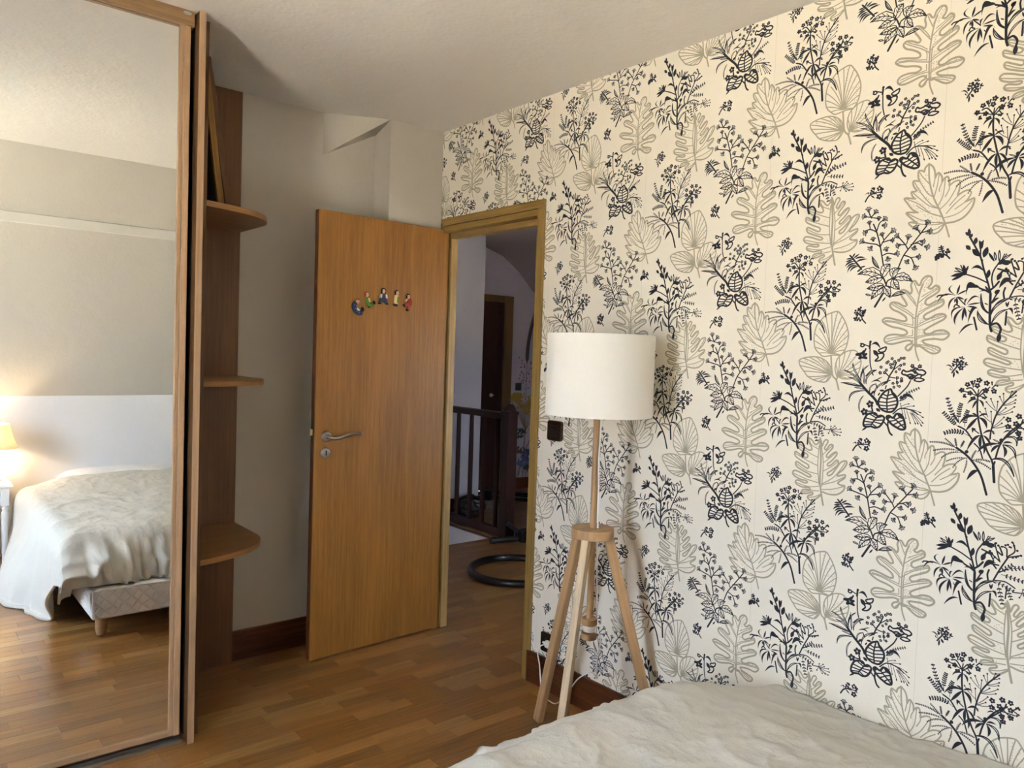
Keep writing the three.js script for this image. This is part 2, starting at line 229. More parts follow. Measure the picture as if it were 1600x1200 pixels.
const PRINT_GREY = [
  `Z2.9 2066 1047 2059 1051 2055 1060 2047 1064 2041 1057 2046 1049 2056 1044 2054 1037 2043 1036 2025 1041 2003 1046 1986 1043 1981 1032 1990 1022 2010 1019 2031 1021 2043 1016 2039 1008 2023 1002 2000 997 1981 988 1973 979 1983 972 2003 975 2027 981 2039 980 2036 969 2019 957 2000 948 1992 936 1999 928 2015 931 2031 940 2038 936 2032 924 2023 911 2019 898 2027 894 2038 899 2047 905 2050 896 2047 882 2051 872 2058 871 2065 881 2071 882 2076 868 2087 859 2098 861 2102 871 2099 882 2093 890 2101 894 2112 886 2121 891 2120 902 2107 912 2090 923 2088 934 2097 938 2112 930 2130 924 2135 933 2129 942 2113 951 2092 962 2085 970 2090 977 2101 975 2116 966 2132 963 2142 969 2137 978 2123 986 2102 998 2089 1008 2091 1016 2103 1017 2120 1009 2139 1008 2152 1017 2148 1027 2136 1033 2117 1031 2096 1033 2086 1036 2092 1044 2109 1049 2127 1054 2132 1061 2125 1069 2110 1070 2095 1062 2079 1051 2072 1052;S2.2 2078 1091 2069 1066 2065 1032 2064 974 2067 936 2072 902 2079 881;S1.6 2070 1045 2069 1006 2069 984 2071 961;S1.6 2064 1028 2043 1028 2016 1032 1986 1040;S1.4 2058 1022 2042 1024 2018 1026 1988 1032;S1.6 2063 1001 2041 995 2006 985 1976 982;S1.4 2056 993 2038 989 2008 982 1981 979;S1.6 2062 975 2039 958 2013 943 1996 932;S1.4 2057 965 2039 951 2018 940 2004 931;S1.6 2064 940 2051 924 2032 900;S1.4 2062 933 2052 917 2038 902;S1.6 2068 906 2061 890 2055 876;S1.3 2070 901 2079 877 2091 862;S1.5 2070 931 2090 914 2118 895;S1.3 2077 915 2093 905 2118 891;S1.5 2066 970 2091 950 2133 930;S1.3 2071 957 2093 945 2129 928;S1.5 2066 1001 2095 986 2139 969;S1.3 2070 993 2095 979 2133 966;S1.5 2067 1032 2097 1022 2148 1018;S1.3 2071 1025 2097 1019 2146 1014;S1.5 2068 1046 2096 1050 2129 1063;S1.3 2075 1050 2097 1056 2119 1065;S1.4 2061 1045 2057 1052 2049 1061;S1.4 2057 995 2057 979 2053 967;S1.4 2059 1034 2059 1043;S1.4 2058 1020 2057 1006;P3.1 2072 995 2084 984 2086 975 2075 970 2072 979;P3.1 2072 1025 2086 1016 2086 1007 2094 999 2072 1004;P3.1 2073 956 2084 938 2086 929 2075 934;P3.1 2081 913 2088 891 2098 869 2089 866 2080 895;P3.1 2074 1041 2083 1034 2087 1041 2079 1043;P3.1 2097 975 2118 968 2137 967 2127 975 2106 982;P3.0 2103 1018 2129 1011 2145 1013 2125 1018;P3.1 2096 1034 2121 1032 2140 1030 2108 1027;P3.0 2104 952 2125 939 2131 935 2121 946;P3.1 2105 1052 2122 1056 2127 1063 2110 1056`,
  `S2.6 2078 1280 2088 1289 2094 1303 2096 1321;S2.6 2096 1320 2100 1311 2105 1309 2113 1321 2114 1333;S2.6 2114 1333 2122 1324 2128 1323 2132 1334 2133 1347;S2.5 2133 1347 2146 1338 2158 1338 2159 1357 2155 1375;S2.5 2156 1376 2169 1368 2182 1365;S2.1 2182 1365 2188 1374 2180 1390 2175 1395;S2.7 2175 1395 2185 1392 2196 1390 2192 1412 2174 1435 2152 1445 2127 1447;S2.7 2078 1280 2069 1289 2066 1300;S2.5 2066 1299 2057 1295 2051 1296 2051 1312 2055 1324;S2.5 2055 1324 2039 1321 2040 1335 2049 1349;S2.5 2046 1351 2035 1351 2039 1364 2046 1371;S2.5 2043 1370 2017 1366 2027 1383 2039 1399 2055 1410;S2.5 2049 1409 2024 1407 2037 1423 2054 1438;S2.5 2052 1435 2032 1436 2044 1450 2063 1461;S2.4 2080 1469 2103 1472 2117 1464 2126 1447;S2.4 2078 1282 2081 1326 2094 1373 2110 1407 2127 1447 2139 1484;S1.5 2085 1339 2065 1316 2053 1298;S1.5 2094 1372 2077 1359 2056 1325;S1.5 2106 1403 2088 1391 2060 1356 2042 1325;S1.5 2108 1405 2084 1395 2059 1373 2038 1352;S1.5 2118 1428 2089 1416 2059 1389 2020 1367;S1.5 2119 1429 2079 1411 2050 1390;S1.5 2121 1444 2094 1441 2062 1430 2026 1408;S1.5 2124 1446 2101 1448 2075 1445 2037 1436;S1.5 2125 1447 2108 1459 2082 1467;S1.5 2107 1397 2118 1372 2122 1327;S1.5 2096 1371 2103 1337 2105 1311;S1.5 2092 1344 2095 1324;S1.5 2112 1408 2134 1386 2155 1346;S1.5 2136 1401 2149 1385 2162 1371;S1.5 2129 1421 2149 1398 2173 1378;S1.4 2150 1412 2164 1403 2180 1393;S1.4 2122 1432 2147 1428 2168 1418 2191 1395;S1.5 2124 1375 2133 1356 2132 1337;S1.5 2108 1359 2109 1348 2120 1324;P4.9 2073 1290 2080 1326 2087 1350 2065 1314 2068 1302;P4.9 2055 1302 2076 1344 2090 1369 2075 1364 2054 1323;P4.9 2043 1326 2071 1364 2101 1399 2076 1383 2048 1349;P4.9 2041 1356 2077 1394 2111 1424 2077 1406 2046 1375;P5.0 2022 1370 2066 1407 2112 1437 2078 1429 2043 1399;P4.9 2030 1411 2075 1435 2119 1442 2090 1445 2056 1436;P4.8 2106 1463 2120 1452 2113 1451`,
  `Z2.1 1821 1083 1800 1086 1785 1076 1772 1061 1767 1037 1768 1014 1774 992 1787 975 1801 962 1822 953 1840 951 1853 966 1863 982 1871 1002 1875 1020 1873 1042 1867 1064 1854 1080 1834 1081;R1.6 0.10 1822 1077 1789 976 1783 1001 1769 1017 1767 1038 1771 1059 1786 1076;R1.6 0.03 1823 1077 1802 964 1820 956;R1.6 -0.08 1825 1077 1838 953 1851 968 1862 984 1871 1004 1874 1022;R1.6 -0.10 1827 1077 1873 1044 1866 1065 1852 1080;R1.4 0.06 1823 1076 1795 983;P3.4 1829 1022 1837 961 1832 961 1826 1035;P3.4 1835 1035 1851 975 1845 975 1833 1053;P3.4 1843 1040 1861 993 1856 991 1839 1060;P3.4 1848 1046 1871 1015 1864 1011 1844 1062;P3.4 1850 1055 1872 1035 1865 1028 1846 1067;P3.4 1851 1069 1867 1057 1859 1053;S2.7 1853 1184 1844 1156 1831 1139 1824 1083;S2.5 1845 1156 1848 1140;Z2.1 1827 1139 1822 1114 1808 1099 1786 1089 1761 1088 1734 1093 1721 1101 1726 1118 1739 1134 1752 1149 1770 1158 1790 1163 1811 1163 1824 1150;R1.6 0.12 1824 1139 1734 1093 1754 1089 1776 1088 1796 1094 1810 1101;R1.7 0.04 1824 1139 1722 1102 1724 1116 1737 1133;R1.6 -0.08 1824 1140 1751 1149 1767 1158 1790 1162 1811 1162;P3.6 1730 1099 1762 1107 1797 1122 1777 1111 1745 1096;P3.5 1749 1091 1784 1106 1807 1122 1789 1102 1759 1090;P3.5 1784 1093 1809 1110 1801 1099;Z2.0 1846 1145 1839 1125 1841 1105 1847 1089 1867 1072 1888 1066 1903 1070 1916 1094 1915 1116 1907 1138 1887 1150 1865 1151 1853 1147;R1.6 0.10 1847 1142 1839 1105 1850 1084 1867 1073 1885 1067;R1.6 0.06 1848 1142 1902 1081 1916 1096 1914 1116;R1.6 -0.08 1849 1144 1905 1139 1878 1150;P3.4 1858 1118 1889 1088 1900 1081 1872 1113;P3.3 1872 1115 1907 1094 1912 1100 1886 1123`,
  `S2.7 1799 1340 1796 1352 1787 1356 1775 1343 1765 1339 1763 1347 1774 1362 1777 1373 1768 1376 1754 1370 1738 1362 1731 1366 1738 1377 1759 1388 1765 1393 1762 1400 1748 1398 1726 1386 1721 1390 1725 1401 1747 1413 1766 1421 1770 1428 1764 1433 1745 1424 1730 1417 1725 1422 1731 1433 1753 1443 1774 1451 1778 1456 1770 1459 1746 1450 1725 1445 1717 1452 1723 1462 1745 1470 1764 1472 1767 1477 1757 1479 1736 1474 1728 1479 1732 1487 1751 1493 1774 1492 1777 1499 1765 1499 1752 1503 1750 1512 1766 1511 1784 1505 1786 1511 1773 1517 1771 1524 1780 1530 1796 1524 1812 1510;S2.6 1802 1334 1807 1346 1810 1359 1816 1343 1823 1338 1828 1344 1821 1357 1818 1366 1824 1368 1834 1353 1843 1352 1843 1361 1829 1379 1825 1388 1831 1391 1844 1378 1855 1372 1857 1380 1843 1399 1830 1411 1833 1417 1843 1411 1856 1397 1863 1399 1861 1411 1842 1430 1831 1439 1834 1446 1845 1440 1857 1422 1871 1401 1886 1395 1889 1403 1879 1421 1864 1436 1863 1443 1873 1440 1886 1437 1884 1447 1870 1458 1865 1465 1875 1469 1886 1470 1882 1485 1863 1499 1839 1502 1818 1498;S3.0 1802 1342 1808 1401 1808 1465 1817 1517 1822 1538;S1.7 1808 1359 1816 1411 1815 1481;S1.7 1800 1359 1799 1423 1806 1478;S1.5 1797 1369 1776 1359 1767 1344;S1.5 1798 1395 1773 1386 1735 1368;S1.6 1797 1420 1767 1410 1724 1392;S1.6 1801 1446 1764 1441 1728 1423;S1.6 1802 1472 1766 1467 1721 1455;S1.6 1805 1483 1771 1489 1731 1482;S1.5 1806 1497 1779 1501 1754 1508;S1.5 1811 1507 1791 1518 1773 1522;S1.5 1812 1386 1826 1371 1841 1355;S1.5 1816 1409 1832 1396 1853 1375;S1.5 1818 1434 1844 1417 1860 1401;S1.5 1817 1473 1848 1451 1868 1427 1884 1400;S1.5 1817 1476 1853 1462 1884 1443;S1.5 1817 1491 1849 1485 1883 1472;P5.3 1771 1391 1796 1400 1796 1415 1774 1410;P5.3 1776 1448 1799 1449 1800 1466 1772 1464;P5.3 1779 1490 1803 1487 1803 1495 1781 1500;P5.2 1819 1410 1828 1409 1824 1426 1819 1429;P5.1 1818 1476 1848 1455 1864 1440 1857 1456 1827 1471;P5.1 1828 1494 1881 1477 1867 1492 1841 1498;P5.0 1866 1427 1886 1401 1878 1417;P4.7 1815 1377 1825 1361 1822 1374;P4.8 1781 1359 1796 1356 1797 1366;P4.8 1784 1521 1806 1510 1798 1520`,
];
const PRINT_BLACK = [
  `K7.4 2232.0 1138.3;K7.4 2249.9 1145.0;K7.0 2204.6 1150.9;K7.1 2191.9 1166.6;K7.2 2228.4 1152.5;K7.9 2248.4 1164.5;K7.3 2267.8 1164.7;K7.0 2211.4 1173.1;S1.3 2219 1157 2216 1142;S1.3 2220 1149 2222 1141;S1.3 2215 1149 2213 1143;D1.9 2216.5 1141.9;D1.9 2222.0 1140.2;D1.9 2212.9 1142.9;S1.3 2263 1158 2270 1149;S1.3 2263 1149 2262 1142;D1.8 2270.4 1149.4;D1.8 2262.2 1142.1;D1.8 2274.9 1150.9;S1.4 2201 1177 2197 1184;D2.2 2197.2 1183.3;D2.2 2201.6 1183.6;D2.2 2198.2 1178.7;S1.3 2224 1182 2217 1184;D2.1 2215.4 1185.5;D2.1 2219.3 1187.5;D2.1 2223.3 1185.6;S1.3 2237 1180 2247 1183;D2.1 2247.5 1185.1;D2.1 2243.2 1183.7;D2.1 2250.6 1181.8;S1.6 2231 1188 2229 1178 2215 1160 2203 1162;S1.3 2230 1182 2232 1163;S1.3 2230 1180 2241 1163 2246 1164;S1.3 2231 1183 2258 1155;S1.3 2229 1179 2192 1167;S1.3 2233 1180 2243 1173 2249 1181;S2.1 2231 1188 2231 1207 2234 1235 2244 1278;S2.1 2244 1278 2259 1319 2271 1342 2276 1358;S3.1 2276 1358 2280 1399;L4.8 2231 1189 2207 1202 2217 1190;L4.8 2231 1189 2219 1214 2225 1199;L4.8 2232 1189 2245 1209 2242 1196;L7.0 2234 1235 2189 1258 2209 1235;L7.0 2234 1235 2206 1274 2220 1253;L7.4 2234 1235 2256 1263 2250 1244;L4.7 2234 1235 2257 1228 2247 1226;L4.3 2234 1235 2219 1226 2226 1228;N8 6.6 2187 1253 2157 1189 2171 1229;N7 6.5 2188 1250 2192 1203 2188 1224;N7 6.5 2204 1263 2209 1220 2204 1240;N8 6.6 2188 1264 2149 1229 2170 1249;N8 7.1 2214 1286 2154 1285 2185 1277;S1.9 2174 1231 2188 1251;S1.9 2188 1263 2206 1272 2222 1293;S1.6 2229 1305 2242 1318 2250 1341;S1.3 2238 1277 2223 1267;F2221 1264 2231 1267 2226 1270 2223 1277;L6.4 2244 1281 2211 1327 2227 1294;D3.8 2211.6 1328.5;L6.9 2243 1281 2244 1318 2242 1298;L5.8 2244 1281 2252 1331 2253 1308;L5.2 2247 1281 2270 1311 2260 1291;L5.2 2247 1278 2276 1271 2261 1268;L3.6 2269 1270 2275 1276;S1.8 2265 1289 2267 1264 2276 1226 2293 1194 2318 1163;B2276 1226 2278 1191;B2275 1215 2252 1194;B2273 1209 2262 1185;B2292 1197 2282 1178;B2292 1192 2290 1170;B2301 1183 2309 1163;B2303 1181 2318 1173;B2317 1165 2318 1163;B2293 1198 2318 1184;B2292 1200 2317 1192;B2277 1224 2297 1206;B2279 1225 2316 1202;B2278 1226 2312 1215;B2267 1251 2264 1218;B2265 1245 2238 1220;B2257 1233 2250 1211;B2268 1258 2294 1230;B2267 1260 2290 1246;B2267 1260 2300 1252;S2.0 2280 1338 2289 1301 2310 1266 2339 1239;L7.3 2290 1300 2237 1328 2258 1305;L6.2 2289 1301 2269 1324 2276 1311;L6.7 2294 1301 2299 1333 2302 1316;T7.1 2295 1301 2325 1331 2317 1308;L4.6 2295 1298 2317 1294 2304 1293;T4.1 2290 1297 2272 1289;T6.6 2303 1281 2326 1300 2322 1281;L3.1 2312 1265 2294 1271 2303 1264;D4.1 2291.3 1289.6;S2.1 2279 1347 2275 1361;S2.7 2187 1321 2212 1338 2233 1361 2250 1390 2264 1434;N8 3.0 2187 1323 2157 1299;N8 3.0 2187 1321 2182 1297;N8 3.0 2196 1320 2204 1301;N14 3.3 2189 1325 2117 1313 2158 1312;N12 3.1 2195 1328 2128 1335 2161 1327;N10 3.0 2201 1333 2150 1352 2175 1335;N9 2.7 2213 1345 2163 1360 2186 1349;N8 2.7 2213 1345 2180 1375 2194 1355;N8 2.7 2213 1345 2207 1384 2212 1364;N7 3.2 2225 1349 2234 1323 2227 1337;N9 3.2 2225 1349 2268 1348 2248 1345;N9 3.2 2225 1349 2271 1367 2248 1354;L8.6 2242 1375 2215 1404 2229 1381;T7.7 2271 1342 2324 1378 2302 1342;L3.1 2271 1342 2324 1378 2304 1341`,
  `K7.6 1803.9 861.3;K7.2 1822.6 862.8;K7.4 1781.2 871.7;K7.6 1798.3 880.7;K7.5 1823.5 881.3;K7.4 1780.7 889.1;K7.6 1804.6 903.8;K7.5 1824.5 900.4;K7.0 1808.2 916.2;D2.2 1839.9 868.5;D2.2 1842.3 871.9;D2.2 1835.8 871.0;D2.2 1841.3 886.2;D2.2 1837.6 890.1;S1.4 1832 882 1841 886;S1.4 1829 879 1839 870;S1.7 1762 934 1785 910 1807 886 1813 869;S1.4 1796 897 1782 888;S1.4 1801 891 1833 891;S1.4 1807 886 1825 900;S1.4 1801 894 1807 916`,
  `S2.9 2254 1738 2250 1724 2248 1691 2247 1642;S2.1 2247 1639 2238 1608 2228 1577 2219 1545 2204 1515 2190 1489;L7.0 2190 1487 2179 1476;L7.0 2190 1487 2187 1467;L6.9 2191 1493 2196 1481;L9.0 2204 1511 2206 1492;L9.1 2194 1524 2182 1511;L12.2 2217 1543 2198 1522;F2213 1502 2219 1505 2224 1501 2223 1519 2218 1524 2215 1521;S1.6 2218 1523 2219 1545 2224 1554;L12.1 2226 1547 2234 1519;T6.2 2251 1557 2238 1536;L3.1 2251 1557 2238 1536;T6.7 2255 1555 2251 1535;T6.7 2263 1558 2262 1531;T6.1 2267 1557 2289 1543;L8.7 2261 1564 2291 1560;L7.6 2267 1561 2292 1565;L5.1 2270 1565 2286 1569;S1.6 2261 1565 2251 1583 2248 1603 2252 1624;F2259 1566 2268 1554 2278 1558 2268 1567;S1.0 2269 1554 2274 1542;S1.0 2271 1554 2278 1543;D1.3 2274.0 1541.8;D1.3 2278.4 1542.0;T7.0 2183 1584 2159 1569;L7.0 2183 1584 2179 1562;L5.4 2184 1583 2191 1565;L7.6 2183 1584 2148 1591;T7.1 2180 1588 2153 1601;L3.3 2180 1588 2153 1601;S1.6 2187 1588 2214 1599 2239 1613;S1.1 2179 1582 2173 1564;S1.1 2178 1582 2158 1578;D1.4 2172.4 1564.0;F2180 1573 2188 1577 2187 1588 2179 1589;L6.9 2229 1583 2198 1575 2213 1569;L8.9 2238 1601 2241 1578;L9.6 2221 1628 2189 1643 2197 1614;L8.0 2222 1625 2191 1624 2208 1620;S2.1 2221 1626 2236 1633 2245 1639;L4.7 2244 1637 2233 1620;L3.7 2244 1639 2221 1635 2234 1632;S2.3 2246 1632 2256 1623 2265 1611;L10.3 2261 1608 2269 1587;F2266 1590 2273 1581 2286 1581 2281 1588 2273 1587 2269 1597;S1.8 2261 1578 2273 1582;S1.8 2281 1584 2285 1593;L10.7 2266 1628 2295 1607 2279 1608;S1.8 2284 1611 2301 1611;S1.8 2288 1611 2296 1620;S1.8 2287 1610 2289 1601;F2256 1637 2261 1632 2268 1633 2265 1642 2259 1643;S1.6 2262 1642 2250 1666;L4.7 2252 1668 2268 1653 2260 1656;L3.9 2166 1644 2118 1663 2135 1640;S1.7 2117 1645 2122 1641 2142 1640;L3.8 2163 1641 2157 1613 2147 1626;L4.9 2166 1641 2173 1614;L3.8 2167 1641 2193 1628;L3.8 2168 1646 2185 1654;L4.4 2165 1647 2148 1681 2151 1659;L5.4 2166 1647 2169 1669;L3.3 2163 1650 2162 1662;S1.4 2169 1648 2188 1668;L3.8 2188 1668 2194 1652 2188 1656;L4.3 2191 1669 2222 1652 2207 1648;L3.7 2194 1668 2225 1664;L3.7 2193 1672 2218 1676;L4.4 2187 1674 2158 1706 2160 1681;L5.4 2186 1675 2167 1722 2166 1698;L5.4 2186 1675 2183 1711;L4.3 2187 1674 2193 1703;L2.1 2196 1681 2202 1690;S1.6 2161 1674 2165 1667 2174 1672;T6.3 2247 1691 2225 1641 2230 1674;L4.2 2246 1694 2226 1644 2232 1676;S1.3 2236 1666 2241 1669;T6.3 2248 1721 2219 1685 2226 1708;L6.9 2224 1686 2197 1718 2208 1679;L3.2 2248 1721 2219 1685 2233 1708;S2.1 2211 1702 2219 1734;L4.8 2212 1720 2176 1747 2193 1725;T6.7 2250 1699 2291 1655 2261 1674;L3.1 2250 1699 2296 1653 2265 1665;L3.5 2289 1655 2299 1659;T6.2 2253 1719 2288 1683 2267 1694;L5.6 2286 1683 2300 1696 2296 1682;S2.0 2286 1689 2285 1722;S2.0 2280 1628 2277 1640 2279 1654;L3.6 2287 1677 2283 1663;L3.6 2287 1677 2290 1662;S2.6 2251 1723 2265 1718 2275 1731 2273 1745;L9.8 2273 1743 2271 1767`,
  `S1.8 1768 1288 1781 1257 1798 1222;S1.5 1780 1237 1771 1209 1766 1192;S1.5 1795 1222 1794 1202 1786 1197;S1.5 1798 1219 1812 1204 1808 1184;S1.5 1798 1222 1824 1212;S1.5 1780 1237 1768 1227 1755 1216;S1.8 1773 1212 1785 1219 1778 1200;D2.4 1768.8 1191.6;D2.4 1774.5 1196.4;D2.1 1782.8 1197.7;D2.3 1790.7 1192.3;D2.3 1796.1 1190.0;D2.3 1805.6 1182.1;D2.3 1809.8 1189.8;D2.0 1802.9 1195.3;D2.3 1817.5 1200.7;D2.3 1826.4 1211.5;D2.3 1815.5 1217.9;D2.3 1808.4 1220.3;D2.4 1761.0 1220.1;D2.4 1768.2 1228.2;D2.4 1756.1 1214.6;D2.1 1764.1 1232.8;D2.1 1762.9 1196.8;D2.0 1819.7 1214.7;D2.0 1799.9 1194.7;N4 6.5 1782 1263 1808 1240;N5 6.4 1796 1253 1840 1239;N5 6.4 1785 1269 1833 1276;N5 5.9 1771 1289 1814 1305;N5 6.5 1779 1295 1791 1344;N4 5.8 1799 1299 1810 1327;S1.5 1776 1267 1799 1252;S1.5 1771 1288 1795 1286 1817 1297;S1.5 1799 1299 1797 1328;S1.2 1814 1308 1832 1306;B1832 1306 1847 1294;B1835 1306 1851 1300;B1836 1305 1864 1302;B1838 1307 1867 1311;B1838 1308 1864 1321;B1836 1308 1855 1321;B1835 1308 1846 1322;B1833 1307 1828 1318;B1833 1304 1835 1296`,
  `S1.5 1948 1120 1943 1098 1941 1061;Z1.8 1913 1052 1919 1046 1924 1051 1919 1055;D2.3 1914.0 1046.0;S1.5 1923 1048 1939 1054;S2.5 1940 1059 1941 1041;D3.0 1941.5 1040.3;L6.9 1943 1051 1972 1061 1958 1044;Z1.9 1971 1061 1987 1055 1984 1067 1972 1070 1966 1065;L10.8 1951 1064 1966 1081;Z2.0 1962 1076 1979 1073 1981 1082 1972 1093 1958 1095 1966 1085;L3.9 1958 1095 1967 1085;Z3.0 1902 1078 1917 1074 1924 1068 1922 1078 1931 1076 1925 1082 1932 1088 1920 1086 1911 1089 1915 1080;S2.2 1929 1061 1924 1072;T5.6 1925 1167 1866 1125 1897 1139;T5.6 1921 1156 1893 1104 1899 1124;T5.0 1919 1151 1939 1109 1922 1128;L3.0 1919 1151 1925 1109 1921 1131;T5.5 1929 1163 1925 1121;T5.5 1935 1163 1963 1122 1939 1140;S1.5 1933 1140 1947 1125 1962 1122;T5.1 1921 1168 1879 1145 1903 1152;T4.6 1924 1171 1859 1163 1891 1164;L3.1 1927 1173 1859 1163;T4.5 1932 1179 1900 1174;T5.6 1932 1183 1887 1216 1897 1192;L3.0 1932 1183 1887 1217 1895 1191;T4.5 1929 1198 1920 1246 1918 1219;S3.5 1917 1161 1937 1182 1963 1206 1971 1220;T4.4 1948 1192 1964 1161 1948 1172;L3.9 1949 1158 1979 1158 1965 1151;T5.4 1960 1196 2004 1149 1970 1168;L3.4 1979 1168 2004 1147;L2.4 1961 1151 1982 1140;L5.4 1974 1180 1989 1179;S1.5 1991 1174 1993 1165;S1.7 1972 1193 1975 1188;S1.5 1964 1164 1968 1172;L5.9 1950 1192 1961 1181;S1.5 1951 1130 1954 1136;K4.8 2005.7 1087.4;K4.8 2013.3 1095.7;K4.7 2038.5 1085.4;K4.5 2030.4 1086.1;K4.8 2024.4 1091.8;K4.8 1991.5 1100.0;K4.8 2001.8 1104.5;K4.8 2004.6 1112.9;K4.9 1975.7 1112.7;K4.8 1991.1 1120.7;K4.9 1986.2 1128.2;K5.4 1974.1 1129.2;K4.7 2039.4 1102.1;K4.7 2030.3 1106.0;K4.7 2027.3 1116.5;K4.3 2018.3 1124.5;K4.3 1995.4 1096.2;K4.3 2008.9 1103.1;S1.9 1994 1157 2001 1137 2010 1120 2018 1098;S1.5 2001 1140 1987 1126;S1.2 2010 1120 2028 1105;S1.4 2001 1140 2016 1142;K4.8 2022.7 1141.2;K4.7 2034.5 1143.1;K4.6 2011.7 1157.5;K4.8 2023.4 1154.5;K4.7 2033.7 1150.3;K4.5 2014.6 1168.2;K4.5 2029.8 1165.0;K4.0 2036.0 1149.0;S1.2 2020 1139 2024 1165;Z2.1 2035 1129 2038 1119 2047 1123 2063 1118 2070 1112 2079 1117 2090 1117 2098 1124 2091 1131 2080 1129 2071 1134 2059 1130 2048 1133;Z1.8 2069 1146 2078 1139 2095 1143 2083 1149;K6.1 2062.2 1106.7;K6.0 2082.0 1106.7;S1.4 2069 1118 2065 1108;S1.4 2072 1118 2079 1110;D3.7 2070.4 1123.7;S2.1 2059 1118 2077 1127;S2.1 2043 1131 2060 1140 2071 1137;Z1.9 2055 1140 2061 1135 2067 1139 2061 1143;S1.8 2089 1131 2086 1136;S1.6 2059 1148 2050 1166 2027 1193;Z2.7 2001 1176 2007 1175 2013 1188 2025 1201 2026 1218 2018 1233 2009 1239 1992 1238 1978 1229 1973 1212 1980 1195 1990 1182;S1.9 2001 1181 1997 1208 2000 1240;S1.7 1997 1194 1985 1190;S1.7 1997 1203 1979 1199;S1.7 1997 1213 1975 1212;S1.7 1998 1223 1978 1222;S1.7 1999 1231 1984 1231;S1.7 1998 1193 2010 1189;S1.7 1998 1203 2018 1197;S1.7 1998 1213 2024 1206;S1.7 1999 1223 2025 1216;S1.7 2000 1232 2018 1228;L5.3 2004 1176 2026 1216 2023 1196;Z2.7 1934 1285 1934 1270 1943 1252 1958 1246 1968 1247 1973 1254 1983 1251 1992 1257 1989 1270 1980 1283 1968 1288 1955 1285 1944 1287;L4.5 1946 1286 1929 1300;S2.0 1973 1254 1956 1280;S1.7 1969 1259 1951 1250;S1.7 1964 1266 1939 1262;S1.7 1959 1273 1935 1272;S1.7 1957 1278 1937 1282;S1.7 1972 1258 1983 1255;S1.7 1969 1266 1988 1264;S1.7 1966 1272 1984 1275;S1.7 1961 1279 1972 1286;L6.4 1958 1247 1973 1252;Z2.9 1999 1257 2004 1250 2017 1255 2026 1243 2040 1246 2048 1262 2051 1282 2040 1286 2027 1281 2013 1273;S1.9 2019 1255 2049 1281;S1.7 2024 1261 2008 1266;S1.7 2031 1267 2018 1275;S1.7 2039 1274 2030 1282;S1.7 2026 1258 2039 1250;S1.7 2033 1265 2047 1259;S1.7 2040 1274 2050 1270;L9.7 2006 1249 2000 1260;L8.1 2028 1244 2046 1256;K10.9 1949.3 1220.8;K11.0 1933.7 1244.4;L7.8 1967 1232 1980 1240;S2.2 1955 1231 1958 1241;S1.7 1943 1242 1958 1241;N6 4.7 2041 1188 2083 1167;K6.2 2037.3 1197.0;K5.2 2045.1 1190.5;L8.0 2033 1203 2072 1203 2054 1188;T5.7 2032 1206 2051 1195;S1.6 2016 1244 2036 1227 2067 1230 2083 1240;Q2036 1222 2059 1212;Q2039 1227 2074 1217;Q2053 1227 2092 1235;Q2065 1233 2099 1248;Q2069 1237 2099 1264;Q2067 1238 2096 1272;Q2065 1237 2086 1267;Q2062 1236 2079 1268;Q2053 1232 2065 1268;Q2046 1230 2052 1255;Q2039 1229 2043 1243;Q2038 1225 2035 1212;S2.4 2002 1277 2009 1297 2016 1304;S1.9 1993 1270 2002 1279;S2.2 2003 1269 2003 1278`,
